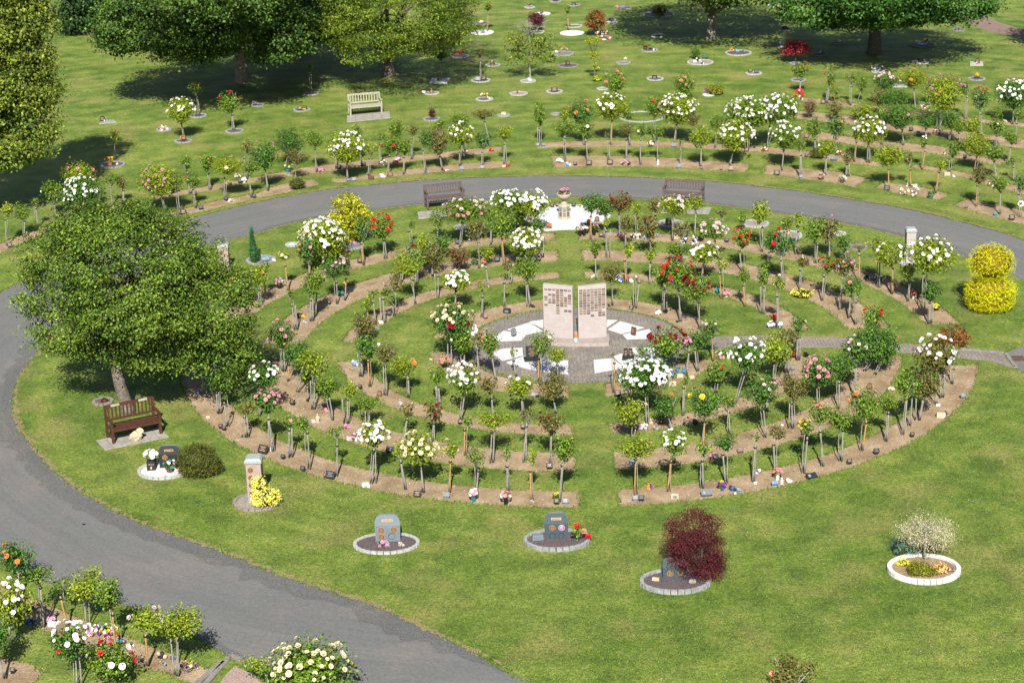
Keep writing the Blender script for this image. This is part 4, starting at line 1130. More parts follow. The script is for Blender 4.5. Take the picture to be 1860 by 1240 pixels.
for side, (a, c, mp_) in enumerate(((bl, br_, LP), (rl, rr, RP))):
    d = (c - a); Wd = d.length; d.normalize(); nrm = Vector((d.y, -d.x, 0)); rz = math.atan2(d.y, d.x)
    b = MB(); v = []
    slope = .05
    for off in (0, TH):
        for t, z in ((0, ZB), (Wd, ZB), (Wd, ZB + HT + (-slope / 2 if side == 0 else slope / 2)), (0, ZB + HT + (slope / 2 if side == 0 else -slope / 2))):
            v.append(a + d * t - nrm * off + Vector((0, 0, z)))
    b.add(v, [(0, 1, 2, 3), (7, 6, 5, 4), (4, 5, 1, 0), (5, 6, 2, 1), (6, 7, 3, 2), (7, 4, 0, 3)])
    b.build('wall_leaf', M['pink_brick'], mon, bevel=.008)
    cw = (Wd - .06) / 7; rh = .0875; tiles = MB()
    for r_ in range(20):
        z = ZB + HT - .075 - slope / 2 - (r_ + .5) * rh
        if z < ZB + .04: break
        for c_ in range(7):
            p = a + d * (.03 + (c_ + .5) * cw) + Vector((0, 0, z))
            if str(c_) in mp_.get(r_, ''):
                o = link('plaque', plaque_mesh(rnd.choice((0, 0, 1, 1, 2, 3, 4, 0) if rnd.random() < .72 else (2, 3)), cw * .80, rh * .70), mon, p + nrm * .006); o.rotation_euler[2] = rz
            else: tiles.box(p + nrm * .002, (cw * .93, .008, rh * .88), rz=rz)
    tag(tiles.build('blank_tiles', M['pink_brick'], mon), kind='stuff')
b = MB(); pts_f = [G(x, y) - base0 for x, y in ((984, 624), (1005, 627), (1046, 629), (1080, 629), (1106, 628), (1107, 622))]; pts_b = [G(x, y) - base0 for x, y in ((1107, 612), (1046, 606), (984, 611))]
L = pts_f + pts_b; n = len(L); b.add([p + Vector((0, 0, -.02)) for p in L] + [p + Vector((0, 0, .10)) for p in L], [tuple(range(n, 2 * n))] + [(i, (i + 1) % n, n + (i + 1) % n, n + i) for i in range(n)]); b.build('plinth', M['plinth'], mon, bevel=.01)
t = thing('vase', G(1046, 620, .10), 'small white vase in the gap between the memorial walls', 'vase'); b = MB(); b.lathe([(.05, 0), (.06, .07), (.04, .12)], n=10); b.build('pot', M['white_stone'], t); b = MB(); b.blob((0, 0, .2), (.05, .05, .09), 0, 7, .5); b.build('flowers', M['fO'], t)

# ---------------------------------------------------------------- benches
def bench(px_l, px_r, hgt, mat, label, slab_px=None, slab_m='slab', back_n=11, depth=.55, brown=False, slabs=(6, 2)):
    p, q = G(*px_l), G(*px_r); c = (p + q) / 2; Wd = (q - p).length; rz = math.atan2(q.y - p.y, q.x - p.x)
    zb = .035 if slab_px else 0
    t = thing('bench', (c.x, c.y, zb), label, 'bench', None, rz); m = M[mat]
    def P(name, boxes, par=t):
        b = MB()
        for bx in boxes: b.box(*bx[:2], rx=bx[2] if len(bx) > 2 else 0)
        return b.build(name, m, par)
    sh = .43
    for s in (-1, 1):
        P('leg', [((s * (Wd / 2 - .035), 0.03, sh / 2 + .11), (.07, .07, sh + .22))]); P('leg', [((s * (Wd / 2 - .035), depth, hgt / 2), (.07, .06, hgt))])
        P('armrest', [((s * (Wd / 2 - .035), depth * .47, sh + .23), (.09, depth + .06, .035))]); P('side_rail', [((s * (Wd / 2 - .035), depth * .5, .16), (.045, depth, .05)), ((s * (Wd / 2 - .035), depth * .5, sh - .05), (.04, depth, .06))])
    P('front_apron', [((0, .03, sh - .05), (Wd - .14, .03, .09))])
    for i in range(5): P('seat_slat', [((0, .02 + .105 * i + .02, sh + .012 - (.012 * i if i > 2 else 0)), (Wd - .1, .085, .024))])
    P('top_rail', [((0, depth, hgt - .04), (Wd - .14, .04, .09))]); P('lower_rail', [((0, depth, sh + .09), (Wd - .14, .035, .06))])
    for i in range(back_n):
        x = -Wd / 2 + .07 + (Wd - .14) * (i + .5) / back_n; P('back_slat', [((x, depth, (sh + .12 + hgt - .08) / 2), (.05 if not brown else .042, .022, hgt - .08 - sh - .12))])
    if slab_px:
        Ls = gp(slab_px); ax = (Ls[1] - Ls[0]); ay = (Ls[3] - Ls[0]); s_ = tag(link('paving_slab_base', None, None, Ls[0]), 'paving pad under the ' + label.split(' with its')[0].split(' in front')[0], 'paving'); s_['label'] = s_['label']
        nx, ny = slabs; rz2 = math.atan2(ax.y, ax.x)
        for i in range(nx):
            for j in range(ny):
                b = MB(); cc = ax * ((i + .5) / nx) + ay * ((j + .5) / ny); w_, h_ = ax.length / nx - .012, ay.length / ny - .012
                v = [cc + ax.normalized() * (sx * w_ / 2) + ay.normalized() * (sy * h_ / 2) + Vector((0, 0, z)) for z in (-.02, .032 + rnd.uniform(-.003, .003)) for sx, sy in ((-1, -1), (1, -1), (1, 1), (-1, 1))]
                b.add(v, [(3, 2, 1, 0), (4, 5, 6, 7), (0, 1, 5, 4), (1, 2, 6, 5), (2, 3, 7, 6), (3, 0, 4, 7)]); b.build('slab', M[slab_m], s_)
    return t
bt = bench((205, 808), (295, 789), .98, 'wood_brown', 'red-brown timber bench in front of the gnarled tree', [(190,818),(307,794),(290,775),(174,801)], 'slab', 12, .58, True, (7, 3))
for dx in (-.42, .42):
    b = MB(); b.box((dx, .545, .955), (.26, .02, .07)); b.build('pale_panel', M['wood_pale'], bt)
bench((636, 212), (695, 207), .95, 'wood_pale', 'bleached pale timber bench on the far lawn', [(630,223),(709,215),(703,203),(630,211)], 'slab', 11, .5, False, (5, 2))
bench((776, 382), (845, 375), .88, 'wood_purple', 'dark weathered bench left of the urn with its back to the road', [(760,398),(850,391),(842,379),(758,386)], 'slab', 13, .5, False, (6, 2))
bench((1203, 371), (1275, 375), .88, 'wood_purple', 'dark weathered bench right of the urn with its back to the road', [(1200,387),(1288,389),(1294,380),(1206,376)], 'slab', 13, .5, False, (6, 2))
st = MB(); st.blob((0, 0, .10), (.22, .13, .16), 0, 7, .5); st.blob((.12, .05, .25), (.11, .08, .12), 0, 6, .4)
tag(st.build('rock', M['cream_stone'], None, G(247, 799, .03)), 'pale rugged rock under the front of the red-brown bench', 'rock')

# ---------------------------------------------------------------- pillars
def pillar(px_c, top_px, wpx, label, discs=0, capm='cap'):
    g = G(*px_c); mp = mpp(g); Wd = wpx * mp; H_ = on_plane(px_c[0], top_px, g.y).z
    t = thing('memorial_pillar', g, label, 'pillar'); b = MB(); b.box((0, 0, H_ / 2 - .03), (Wd, Wd, H_)); b.build('shaft', M['pink_pillar' if discs else 'pink_brick'], t, bevel=.008)
    b = MB(); b.box((0, 0, H_), (Wd * 1.14, Wd * 1.14, .07)); b.box((0, 0, H_ + .065), (Wd * 1.12, Wd * 1.12, .06), taper=.78); b.build('cap', M[capm], t, bevel=.006)
    for i in range(discs):
        z = H_ - .22 - i * .22; R = .078
        for x in ((-.1,) if i else (-.1,)):
            b = MB(); b.lathe([(R, -.006), (R, .006)], n=20, m=1); b.lathe([(R * .84, .0061), (R * .84, .011)], n=20, m=0)
            for k in range(4): b.box((0, (k - 1.5) * .026, .0125), (.09 if k in (1, 2) else .06, .008, .003), 1)
            o = b.build('disc', [M['granite_brown'], M['gold']], t, (x * .8, -Wd / 2 - .006, z)); o.rotation_euler = (math.pi / 2, 0, 0)
    return t
pillar((466, 905), 834, 27.5, 'pink stone pillar with bronze discs and grey cap in front of the garden', 4)
pillar((409, 488), 446, 17.5, 'pink pillar with pale cap right of the gnarled tree', 1)
pillar((1652, 474), 418, 17.0, 'plain pink pillar with green-grey cap beside the road', 0)

# ---------------------------------------------------------------- kerbed memorials
STONE = {}
def ring_bed_kerb(cx, cy, w, mat, fillm, label, cat='memorial', n=None, h=.06, kw=.09, parts=True, aspect=1.0, group=None, brk=False):
    g = G(cx, cy); R = w * mpp(g) / 2; t = thing('memorial_ring', g, label, cat, group); n = n or max(14, int(2 * math.pi * R / .17))
    key = (mat, round(R, 1), kw)
    if parts:
        if key not in STONE:
            b = MB(); L_ = 2 * math.pi * (R - kw / 2) / n; b.box((0, 0, h / 2 - .01), (kw, L_ * .93, h + .02), taper=.94); STONE[key] = b.mesh('sett', M[mat])
        for i in range(n):
            a = 2 * math.pi * (i + .5) / n; o = link('sett', STONE[key], t, (math.cos(a) * (R - kw / 2), math.sin(a) * (R - kw / 2) * aspect, rnd.uniform(-.006, .004))); o.rotation_euler = (rnd.uniform(-.04, .04), rnd.uniform(-.04, .04), a + rnd.uniform(-.05, .05))
    else:
        b = MB()
        for i in range(n):
            a = 2 * math.pi * (i + .5) / n; b.box((math.cos(a) * (R - kw / 2), math.sin(a) * (R - kw / 2) * aspect, h / 2 - .01 + rnd.uniform(-.006, .006)), (kw, 2 * math.pi * R / n * rnd.uniform(.7, .88), h + .02), rz=a + rnd.uniform(-.08, .08))
        tag(b.build('kerb_setts', M[mat], t), kind='stuff')
    if fillm:
        b = MB(); b.lathe([(R - kw * .6, -.02), (R - kw * .6, h * .45), (.02, h * .62)], n=28, sy=aspect); b.build('infill', M[fillm], t)
    return t, g, R
def text(s, size, mat, parent, loc, rot=(math.pi / 2, 0, 0), ext=.0015):
    cu = bpy.data.curves.new('lettering', 'FONT'); cu.body = s; cu.size = size; cu.align_x = 'CENTER'; cu.align_y = 'CENTER'; cu.extrude = ext; cu.materials.append(mat)
    tmp = bpy.data.objects.new('tmp', cu); COL.objects.link(tmp); dg = bpy.context.evaluated_depsgraph_get(); me = bpy.data.meshes.new_from_object(tmp.evaluated_get(dg)); COL.objects.unlink(tmp); bpy.data.objects.remove(tmp)
    me.materials.clear(); me.materials.append(mat); o = link('lettering', me, parent, loc); o.rotation_euler = rot; return o
def headstone(px_c, wpx, top_px, mat, word, label, discs, rz=0., thick=.20, face_lean=.10):
    g = G(*px_c); g.z = .03; mp = mpp(g); Wd = wpx * mp; H_ = on_plane(px_c[0], top_px, g.y).z - .03
    t = thing('headstone', g, label, 'headstone', None, rz)
    # rounded-shoulder outline, front face leaning back in two stages
    hw = Wd / 2; prof = [(-hw * .97, 0), (hw * .97, 0), (hw, H_ * .5)]
    for k in range(7):
        a = math.pi / 2 * k / 6; prof.append((hw * .52 + hw * .48 * math.cos(a), H_ * .70 + H_ * .30 * math.sin(a)))
    prof += [(-x, z) for x, z in prof[::-1][:-2]]
    prof = prof[:2] + prof[2:]
    def fy(z): return 0.0 if z < H_ * .62 else (z - H_ * .62) * .28 + .012
    V = []; n = len(prof)
    for x, z in prof: V.append((x, fy(z), z))
    for x, z in prof: V.append((x * .94, thick + (.04 if z < .1 else 0), z * .985))
    # split the front at the ledge
    b = MB(); mid = [i for i, (x, z) in enumerate(prof)]
    lo = [i for i in range(n) if prof[i][1] <= H_ * .62]; up = [i for i in range(n) if prof[i][1] > H_ * .62]
    el = len(V); V.append((hw, 0, H_ * .62)); V.append((-hw, 0, H_ * .62)); V.append((hw, .012, H_ * .625)); V.append((-hw, .012, H_ * .625))
    left_lo = [i for i in lo if prof[i][0] < 0 and i > 2]; right_lo = [i for i in lo if i not in left_lo]
    F1 = tuple(right_lo + [el, el + 1] + left_lo); F2 = tuple([el + 2] + up + [el + 3])
    b.add(V, [F1, F2, (el + 1, el, el + 2, el + 3)] + [tuple(range(n, 2 * n))[::-1]], 0)
    b.add(V, [(i, n + i, n + (i + 1) % n, (i + 1) % n) for i in range(n)], 1)
    o = b.build('stone', [M[mat], M['granite_rough']], t)
    pl = MB(); tilt = math.atan(.28)
    zc = H_ * .80; pl.box((0, 0, 0), (Wd * .42, .011, H_ * .085), 0); pl.box((0, -.003, 0), (Wd * .38, .011, H_ * .055), 1)
    pp = pl.build('name_plate', [M['gold_pale'], M['granite_brown'] if mat != 'granite_dark' else M['granite_dark']], t, (0, fy(zc) - .004, zc)); pp.rotation_euler[0] = -tilt
    text(word, H_ * .062, M['gold_pale'], pp, (0, -.011, 0))
    for x, z, kind in discs:
        R = Wd * .13
        if kind == 'ring': b = MB(); b.tube([(R * math.cos(k * .3), R * math.sin(k * .3), 0) for k in range(22)], [.005] * 22, 5); o = b.build('disc_outline', M['granite_dark'], t, (x * Wd, -.005, z * H_))
        else:
            b = MB(); b.lathe([(R, -.006), (R, .007)], n=22, m=1); b.lathe([(R * .84, .0071), (R * .84, .0125)], n=22, m=0)
            for k in range(5): b.box((0, (k - 2) * R * .3, .0135), (R * (1.1 if 0 < k < 4 else .7), R * .13, .003), 1)
            o = b.build('disc', [M['granite_brown' if kind != 'white' else 'fV'], M['fX' if kind == 'white' else 'gold']], t, (x * Wd, -.007, z * H_))
        o.rotation_euler = (math.pi / 2, 0, 0)
    return t
ring_bed_kerb(702, 988, 121, 'pale_stone', 'plum_chips', 'ring of pale setts round the blue-grey headstone', aspect=.70)
headstone((705, 985), 46, 937, 'granite_grey', 'COPELAND', 'blue-grey headstone with three bronze discs', [(-.25,.47,'g'),(.25,.47,'g'),(-.25,.2,'g'),(.16,.21,'ring')])
ring_bed_kerb(1012, 983, 122, 'grey_stone', 'plum_chips', 'ring of grey setts round the two-disc headstone', h=.10, aspect=.70)
headstone((1011, 981), 43, 934, 'granite_slate', 'COCHRANE', 'dark slate headstone with one bronze and one white disc', [(-.17,.47,'g'),(.22,.47,'white'),(-.17,.14,'ring'),(.2,.14,'ring')])
ring_bed_kerb(1227, 1058, 130, 'grey_stone', 'plum_chips', 'ring of grey setts partly under the purple maple', h=.09, aspect=.72)
headstone((1226, 1055), 45, 1017, 'granite_slate', 'GERVIN', 'dark slate headstone half hidden by the purple maple', [(-.2,.35,'g'),(.24,.35,'g')], rz=.08)
ring_bed_kerb(1678, 1036, 132, 'white_stone', 'soil', 'round planted bed with a raised white kerb', 'flower bed', aspect=.86, h=.11, kw=.11, n=36)
ring_bed_kerb(298, 855, 96, 'pale_stone', 'white_chips', 'white-chip circle with pale kerb beside the domed conifer', aspect=.85)
headstone((309, 851), 38, 811, 'granite_dark', 'CLARK', 'black headstone half hidden by the domed conifer', [(-.2,.5,'g')])
ring_bed_kerb(468, 912, 90, 'brown_stone', 'cream_chips', 'brown-kerbed gravel ring round the front pink pillar', aspect=.9)
ring_bed_kerb(187, 730, 38, 'brown_stone', 'plum_chips', 'small kerbed ring in the shade left of the gnarled trunk', parts=False)

# ---------------------------------------------------------------- urn on its white marble circle
fill('marble_chip_bed', [resample(gp([(941,397),(962,389),(988,380),(1003,374),(1030,371),(1065,374),(1084,380),(1111,391),(1098,402),(1080,411),(1064,415),(1050,417),(1020,418),(990,420),(978,408),(958,403)]), .2, .008, True, 3, False)], M['white_chips'], .012, .03)
ug = G(1025, 396); um = mpp(ug); t = thing('stone_urn', ug, 'stone urn of pink flowers on an octagonal pedestal', 'urn'); t.scale = (.62, .62, .78)
hU = 1.2
def octo(b, prof, m=0): b.lathe(prof, n=8, m=m)
b = MB(); octo(b, [(.42, 0), (.42, .10), (.37, .12), (.36, .60), (.40, .62), (.40, .68), (.30, .76)]); o = b.build('pedestal', M['urn'], t); o.rotation_euler[2] = math.pi / 8
for k in range(8):
    a = -math.pi / 2 + k * math.pi / 4; r_ = .36 * math.cos(math.pi / 8) + .004
    for z, h_ in ((.24, .22), (.48, .16)):
        b = MB(); b.box((0, 0, 0), (.19, .012, h_)); b.box((0, -.004, h_ * .1), (.13, .01, h_ * .12), 1); b.box((0, -.004, -h_ * .15), (.13, .01, h_ * .12), 1)
        o = b.build('panel', [M['granite_grey' if (k + int(z * 10)) % 3 else 'granite_brown'], M['plq3']], t, (math.cos(a) * r_, math.sin(a) * r_, z)); o.rotation_euler[2] = a + math.pi / 2
b = MB(); b.lathe([(.30, .76), (.16, .82), (.11, .90), (.13, .95), (.30, 1.02), (.43, 1.14), (.47, 1.28), (.44, 1.30), (.40, 1.24)], n=24); b.build('bowl', M['urn'], t, smooth=True)
rg = np.random.default_rng(5); P = dirs(160, rg) * np.array([.36, .36, .12]) + np.array([0, 0, 1.32]); V, Fc, a_ = leaf_cloud(P, dirs(160, rg), .09, rg); link('foliage', npmesh('foliage', V, Fc, M['leafy_b'], attr=a_), t)
P = np.array([[rnd.uniform(-.2, .25), rnd.uniform(-.2, .2), 1.42 + rnd.uniform(0, .07)] for _ in range(12)]); V, Fc = bloom_arrays(P, P * 0 + np.array([0, -.3, 1]), [.07] * 12, rg); tag(link('blooms', npmesh('blooms', V, Fc, M['fP']), t), kind='stuff')

# ---------------------------------------------------------------- plaza stones
def slabstone(px_c, w, hgt, mat, label, rz=0, lean=.3, base=True, twin=False):
    g = G(*px_c); g.z = .0; mp = mpp(g); t = thing('memorial_stone', g, label, 'memorial', None, rz); W = w * mp
    if base: b = MB(); b.box((0, 0, .03), (W * 1.35, .34, .07)); b.build('base', M[mat], t, bevel=.006)
    for i in ((-.27, .27) if twin else (0,)):
        ww = W * (.45 if twin else 1); b = MB(); b.box((i * W, 0, .06 + hgt / 2), (ww, .08, hgt), rx=-lean * .3); b.build('tablet', M[mat], t, bevel=.01)
        b = MB()
        for k in range(4): b.box((i * W, -.043 - .002 + (hgt * (.25 + k * .17) - hgt / 2) * math.tan(lean * .3), .06 + hgt * (.25 + k * .17)), (ww * (.6 if k % 2 else .4), .004, .012))
        b.build('inscription', M['gold_pale'], t)
slabstone((966, 653), 21, .40, 'granite_dark', 'black upright tablet on a base on the front left marble chips', .12)
slabstone((1141, 651), 16, .28, 'granite_dark', 'pair of small black tablets on a base on front right marble chips', -.1, .2, True, True)
slabstone((933, 611), 10, .22, 'granite_grey', 'small grey tablet edge-on on the back left marble chips', .9, .6, False)
slabstone((1151, 609), 10, .22, 'granite_brown', 'small red-brown tablet edge-on on the back right marble chips', -.9, .6, False)

# ---------------------------------------------------------------- small memorials at the feet of the roses and on the lawn
def bouquet(b_parent, z, r, cols, n=14, seed=0, spread=1.0):
    rng = np.random.default_rng(seed); P = dirs(60, rng) * np.array([r, r, r * .6]) + np.array([0, 0, z]); V, Fc, a = leaf_cloud(P, dirs(60, rng), .06, rng); link('leaves', npmesh('leaves', V, Fc, M['leafy_m'], attr=a), b_parent)
    u = dirs(n * 2, rng); u = u[u[:, 2] > -.2][:n]; k = len(cols)
    for i, c in enumerate(cols):
        q = u[i::k]
        if len(q): V, Fc = bloom_arrays(q * np.array([r, r, r * .75]) * 1.05 + np.array([0, 0, z]), q + np.array([0, -.4, .4]), rng.uniform(.035, .055, len(q)) * spread, rng); tag(link('blooms', npmesh('blooms', V, Fc, M['f' + c]), b_parent), kind='stuff')
ITEM_SEED = [0]
LABELS = {}
def item(kind, px, py, w, col, where_, label, group):
    LABELS[label] = LABELS.get(label, 0) + 1
    if LABELS[label] > 1: label = ' '.join((ORD[LABELS[label] - 1] + ' ' + label).split()[:16])
    g = G(px, py); R_, _a = polar(g)
    inbed = any(inside(g, L[::2]) for L in beds); g.z = SOIL_Z if inbed else .0
    mp = mpp(g); W = w * mp; ITEM_SEED[0] += 1; sd = ITEM_SEED[0]; rz = rnd.uniform(-.35, .35)
    if _a < -5 and R_ < 14 and inbed and kind in 'pb': rz = math.radians((_a + 90) * .55) + rnd.uniform(-.15, .15)
    mt = {'k': 'granite_dark', 'g': 'granite_grey', 'n': 'granite_brown', 'w': 'white_stone', 'c': 'cream_stone', 's': 'slab', 't': 'teal', 'b': 'blue', 'd': 'dkblue', 'r': 'red', 'o': 'terracotta', 'v': 'purple', 'x': 'black', 'p': 'pink_brick'}
    names = {'p': ('memorial_plaque', 'plaque'), 'b': ('book_tablet', 'plaque'), 'v': ('flower_vase', 'vase'), 'f': ('flower_posy', 'flowers'), 's': ('statuette', 'statue'), 'a': ('bear_ornament', 'ornament'), 'q': ('stone_block', 'stone'), 'o': ('ornament', 'ornament'), 'w': ('wreath', 'wreath'), 'h': ('arched_stone', 'stone'), 'u': ('flower_pot', 'pot'), 'l': ('lantern', 'lantern'), 'e': ('paper_sign', 'sign')}
    nm, cat = names[kind]; t = thing(nm, g, label, cat, group, rz); c0 = mt.get(col[0], 'granite_dark')
    if kind == 'p':      # slanted tablet on a block or a spike
        b = MB(); b.box((0, .02, .035), (W * .7, .07, .07)); b.build('foot', M['black' if c0 == 'granite_dark' else c0], t)
        b = MB(); b.box((0, 0, 0), (W, .022, W * .72)); o = b.build('tablet', M[c0], t, (0, 0, .07 + W * .26)); o.rotation_euler[0] = -.62
        b = MB()
        for k in range(3): b.box((0, -.0125, (k - 1) * W * .17), (W * (.62 if k != 1 else .42), .003, W * .045))
        b.build('inscription', M['gold_pale' if rnd.random() < .6 else 'grey_stone'], o)
    elif kind == 'b':
        for s_ in (-1, 1):
            b = MB(); b.box((s_ * W * .25, 0, 0), (W * .49, W * .62, .035)); o = b.build('page', M[c0], t, (0, 0, .10)); o.rotation_euler = (.42, -s_ * .10, 0)
        b = MB(); b.box((0, .03, .04), (W * .8, W * .3, .08)); b.build('foot', M[c0], t)
        b = MB(); b.box((-W * .22, 0, .02), (W * .22, W * .3, .008)); o = b.build('inset', M['grey_stone'], t, (0, -.01, .10)); o.rotation_euler[0] = .42
    elif kind in 'vu':
        hh = W * (.75 if kind == 'v' else .45); r_ = W * .24 if kind == 'v' else W * .3
        b = MB(); b.lathe([(r_ * .8, 0), (r_, hh * .6), (r_ * 1.08, hh), (r_ * .85, hh), (r_ * .8, hh * .8)], n=10); b.build('pot', M[c0], t)
        bouquet(t, hh + W * .25, W * .48, col[1:] or 'W', 12, sd, 1.0)
    elif kind == 'f': bouquet(t, W * .22, W * .5, col, int(8 + 40 * W), sd, .9)
    elif kind == 's':
        b = MB(); b.lathe([(W * .34, 0), (W * .34, W * .12), (W * .22, W * .15)], n=9); b.lathe([(W * .24, W * .1), (W * .3, W * .4), (W * .2, W * .85), (W * .1, W * 1.02)], n=9, wob=.1); b.build('robe', M[c0], t, smooth=True)
        b = MB(); b.blob((0, -.01, W * 1.16), (W * .15, W * .15, W * .18), 0, 8, .05); b.build('head', M[c0], t, smooth=True)
        b = MB(); b.tube([(-W * .22, 0, W * .8), (-W * .2, -W * .2, W * .6), (0, -W * .28, W * .68)], [W * .07, W * .06, W * .04], 6); b.tube([(W * .22, 0, W * .8), (W * .2, -W * .2, W * .6), (0, -W * .28, W * .68)], [W * .07, W * .06, W * .04], 6); b.build('arms', M[c0], t)
    elif kind == 'a':
        b = MB(); b.blob((0, 0, W * .36), (W * .34, W * .3, W * .38), 0, 10, .05); b.blob((0, -.02, W * .92), (W * .27, W * .25, W * .25), 0, 10, .05); b.build('body', M[c0], t, smooth=True)
        b = MB()
        for s_ in (-1, 1): b.blob((s_ * W * .2, 0, W * 1.13), W * .09, 0, 7, .05); b.blob((s_ * W * .22, -W * .28, W * .12), (W * .12, W * .2, W * .12), 0, 7, .05); b.blob((s_ * W * .33, -W * .12, W * .45), (W * .1, W * .14, W * .1), 0, 7, .05)
        b.blob((0, -W * .25, W * .87), (W * .1, W * .08, W * .08), 0, 7, .05); b.build('limbs', M[c0], t, smooth=True)
    elif kind == 'q':
        b = MB(); b.box((0, 0, W * .3), (W, W * .5, W * .6), taper=.9); b.build('block', M[c0], t, bevel=.012)
        b = MB(); b.box((0, -W * .25, W * .3), (W * .5, .012, W * .3)); b.build('inset', M['granite_grey' if len(col) < 2 else mt.get(col[1], 'granite_grey')], t)
    elif kind == 'h':
        pr = [(-.5, 0), (.5, 0), (.5, .6)] + [(.5 * math.cos(a), .6 + .35 * math.sin(a)) for a in (.5, 1.0, 1.57, 2.14, 2.64)] + [(-.5, .6)]
        n = len(pr); b = MB(); b.add([(x * W, 0, z * W * 1.3) for x, z in pr] + [(x * W, .07, z * W * 1.3) for x, z in pr], [tuple(range(n)), tuple(range(n, 2 * n))[::-1]] + [(i, n + i, n + (i + 1) % n, (i + 1) % n) for i in range(n)]); o = b.build('tablet', M[c0], t); o.rotation_euler[0] = -.15
        b = MB(); b.box((0, .03, .02), (W * 1.2, .16, .045)); b.build('base', M[c0], t)
        b = MB()
        for k in range(3): b.box((0, -.003 + k * .0, W * (.45 + .22 * k)), (W * .6, .006, W * .05), rx=0)
        o = b.build('inscription', M['gold_pale'], t); o.rotation_euler[0] = -.15
    elif kind == 'w':
        b = MB(); n = 16
        for i in range(n):
            a = 2 * math.pi * i / n; b.blob((math.cos(a) * W * .36, 0, W * .5 + math.sin(a) * W * .36), W * .15, 0, 7, .35)
        b.build('ring', M['f' + col[0]], t)
        if len(col) > 1: b = MB(); b.blob((0, -.03, W * .82), W * .11, 0, 7, .3); b.blob((W * .04, -.03, W * .2), W * .1, 0, 7, .3); b.build('bow', M['f' + col[1]], t)
        b = MB(); b.tube([(0, .04, 0), (0, .04, W * .95)], [.012, .01], 5); b.build('easel', M['black'], t)
    elif kind == 'o':
        b = MB(); b.blob((0, 0, W * .3), (W * .32, W * .28, W * .32), 0, 9, .3); b.build('body', M[c0], t)
        c1 = mt.get(col[1] if len(col) > 1 else col[0], c0); b = MB(); b.blob((W * .28, -W * .1, W * .2), W * .2, 0, 8, .3); b.blob((-W * .2, -W * .15, W * .55), W * .16, 0, 8, .3); b.build('top', M[c1], t)
    elif kind == 'l':
        b = MB(); b.tube([(0, 0, 0), (0, 0, W * 2.2), (W * .25, 0, W * 2.5), (W * .4, 0, W * 2.3)], [.012, .012, .01, .008], 5); b.build('pole', M['black'], t)
        b = MB(); b.lathe([(W * .12, 0), (W * .17, W * .08), (W * .17, W * .35), (W * .05, W * .5)], (W * .4, 0, W * 1.75), 6); b.build('lamp', M[c0], t)
    elif kind == 'e':
        b = MB(); b.box((0, 0, W * .55), (W, .012, W * .8)); b.build('board', M[c0], t); b = MB(); b.box((0, .01, W * .2), (.015, .015, W * .6)); b.build('spike', M['grey_stone'], t)
        b = MB()
        for k in range(3): b.box((0, -.0075, W * (.4 + .15 * k)), (W * .6, .003, W * .05))
        b.build('print', M['purple'], t)
    return t
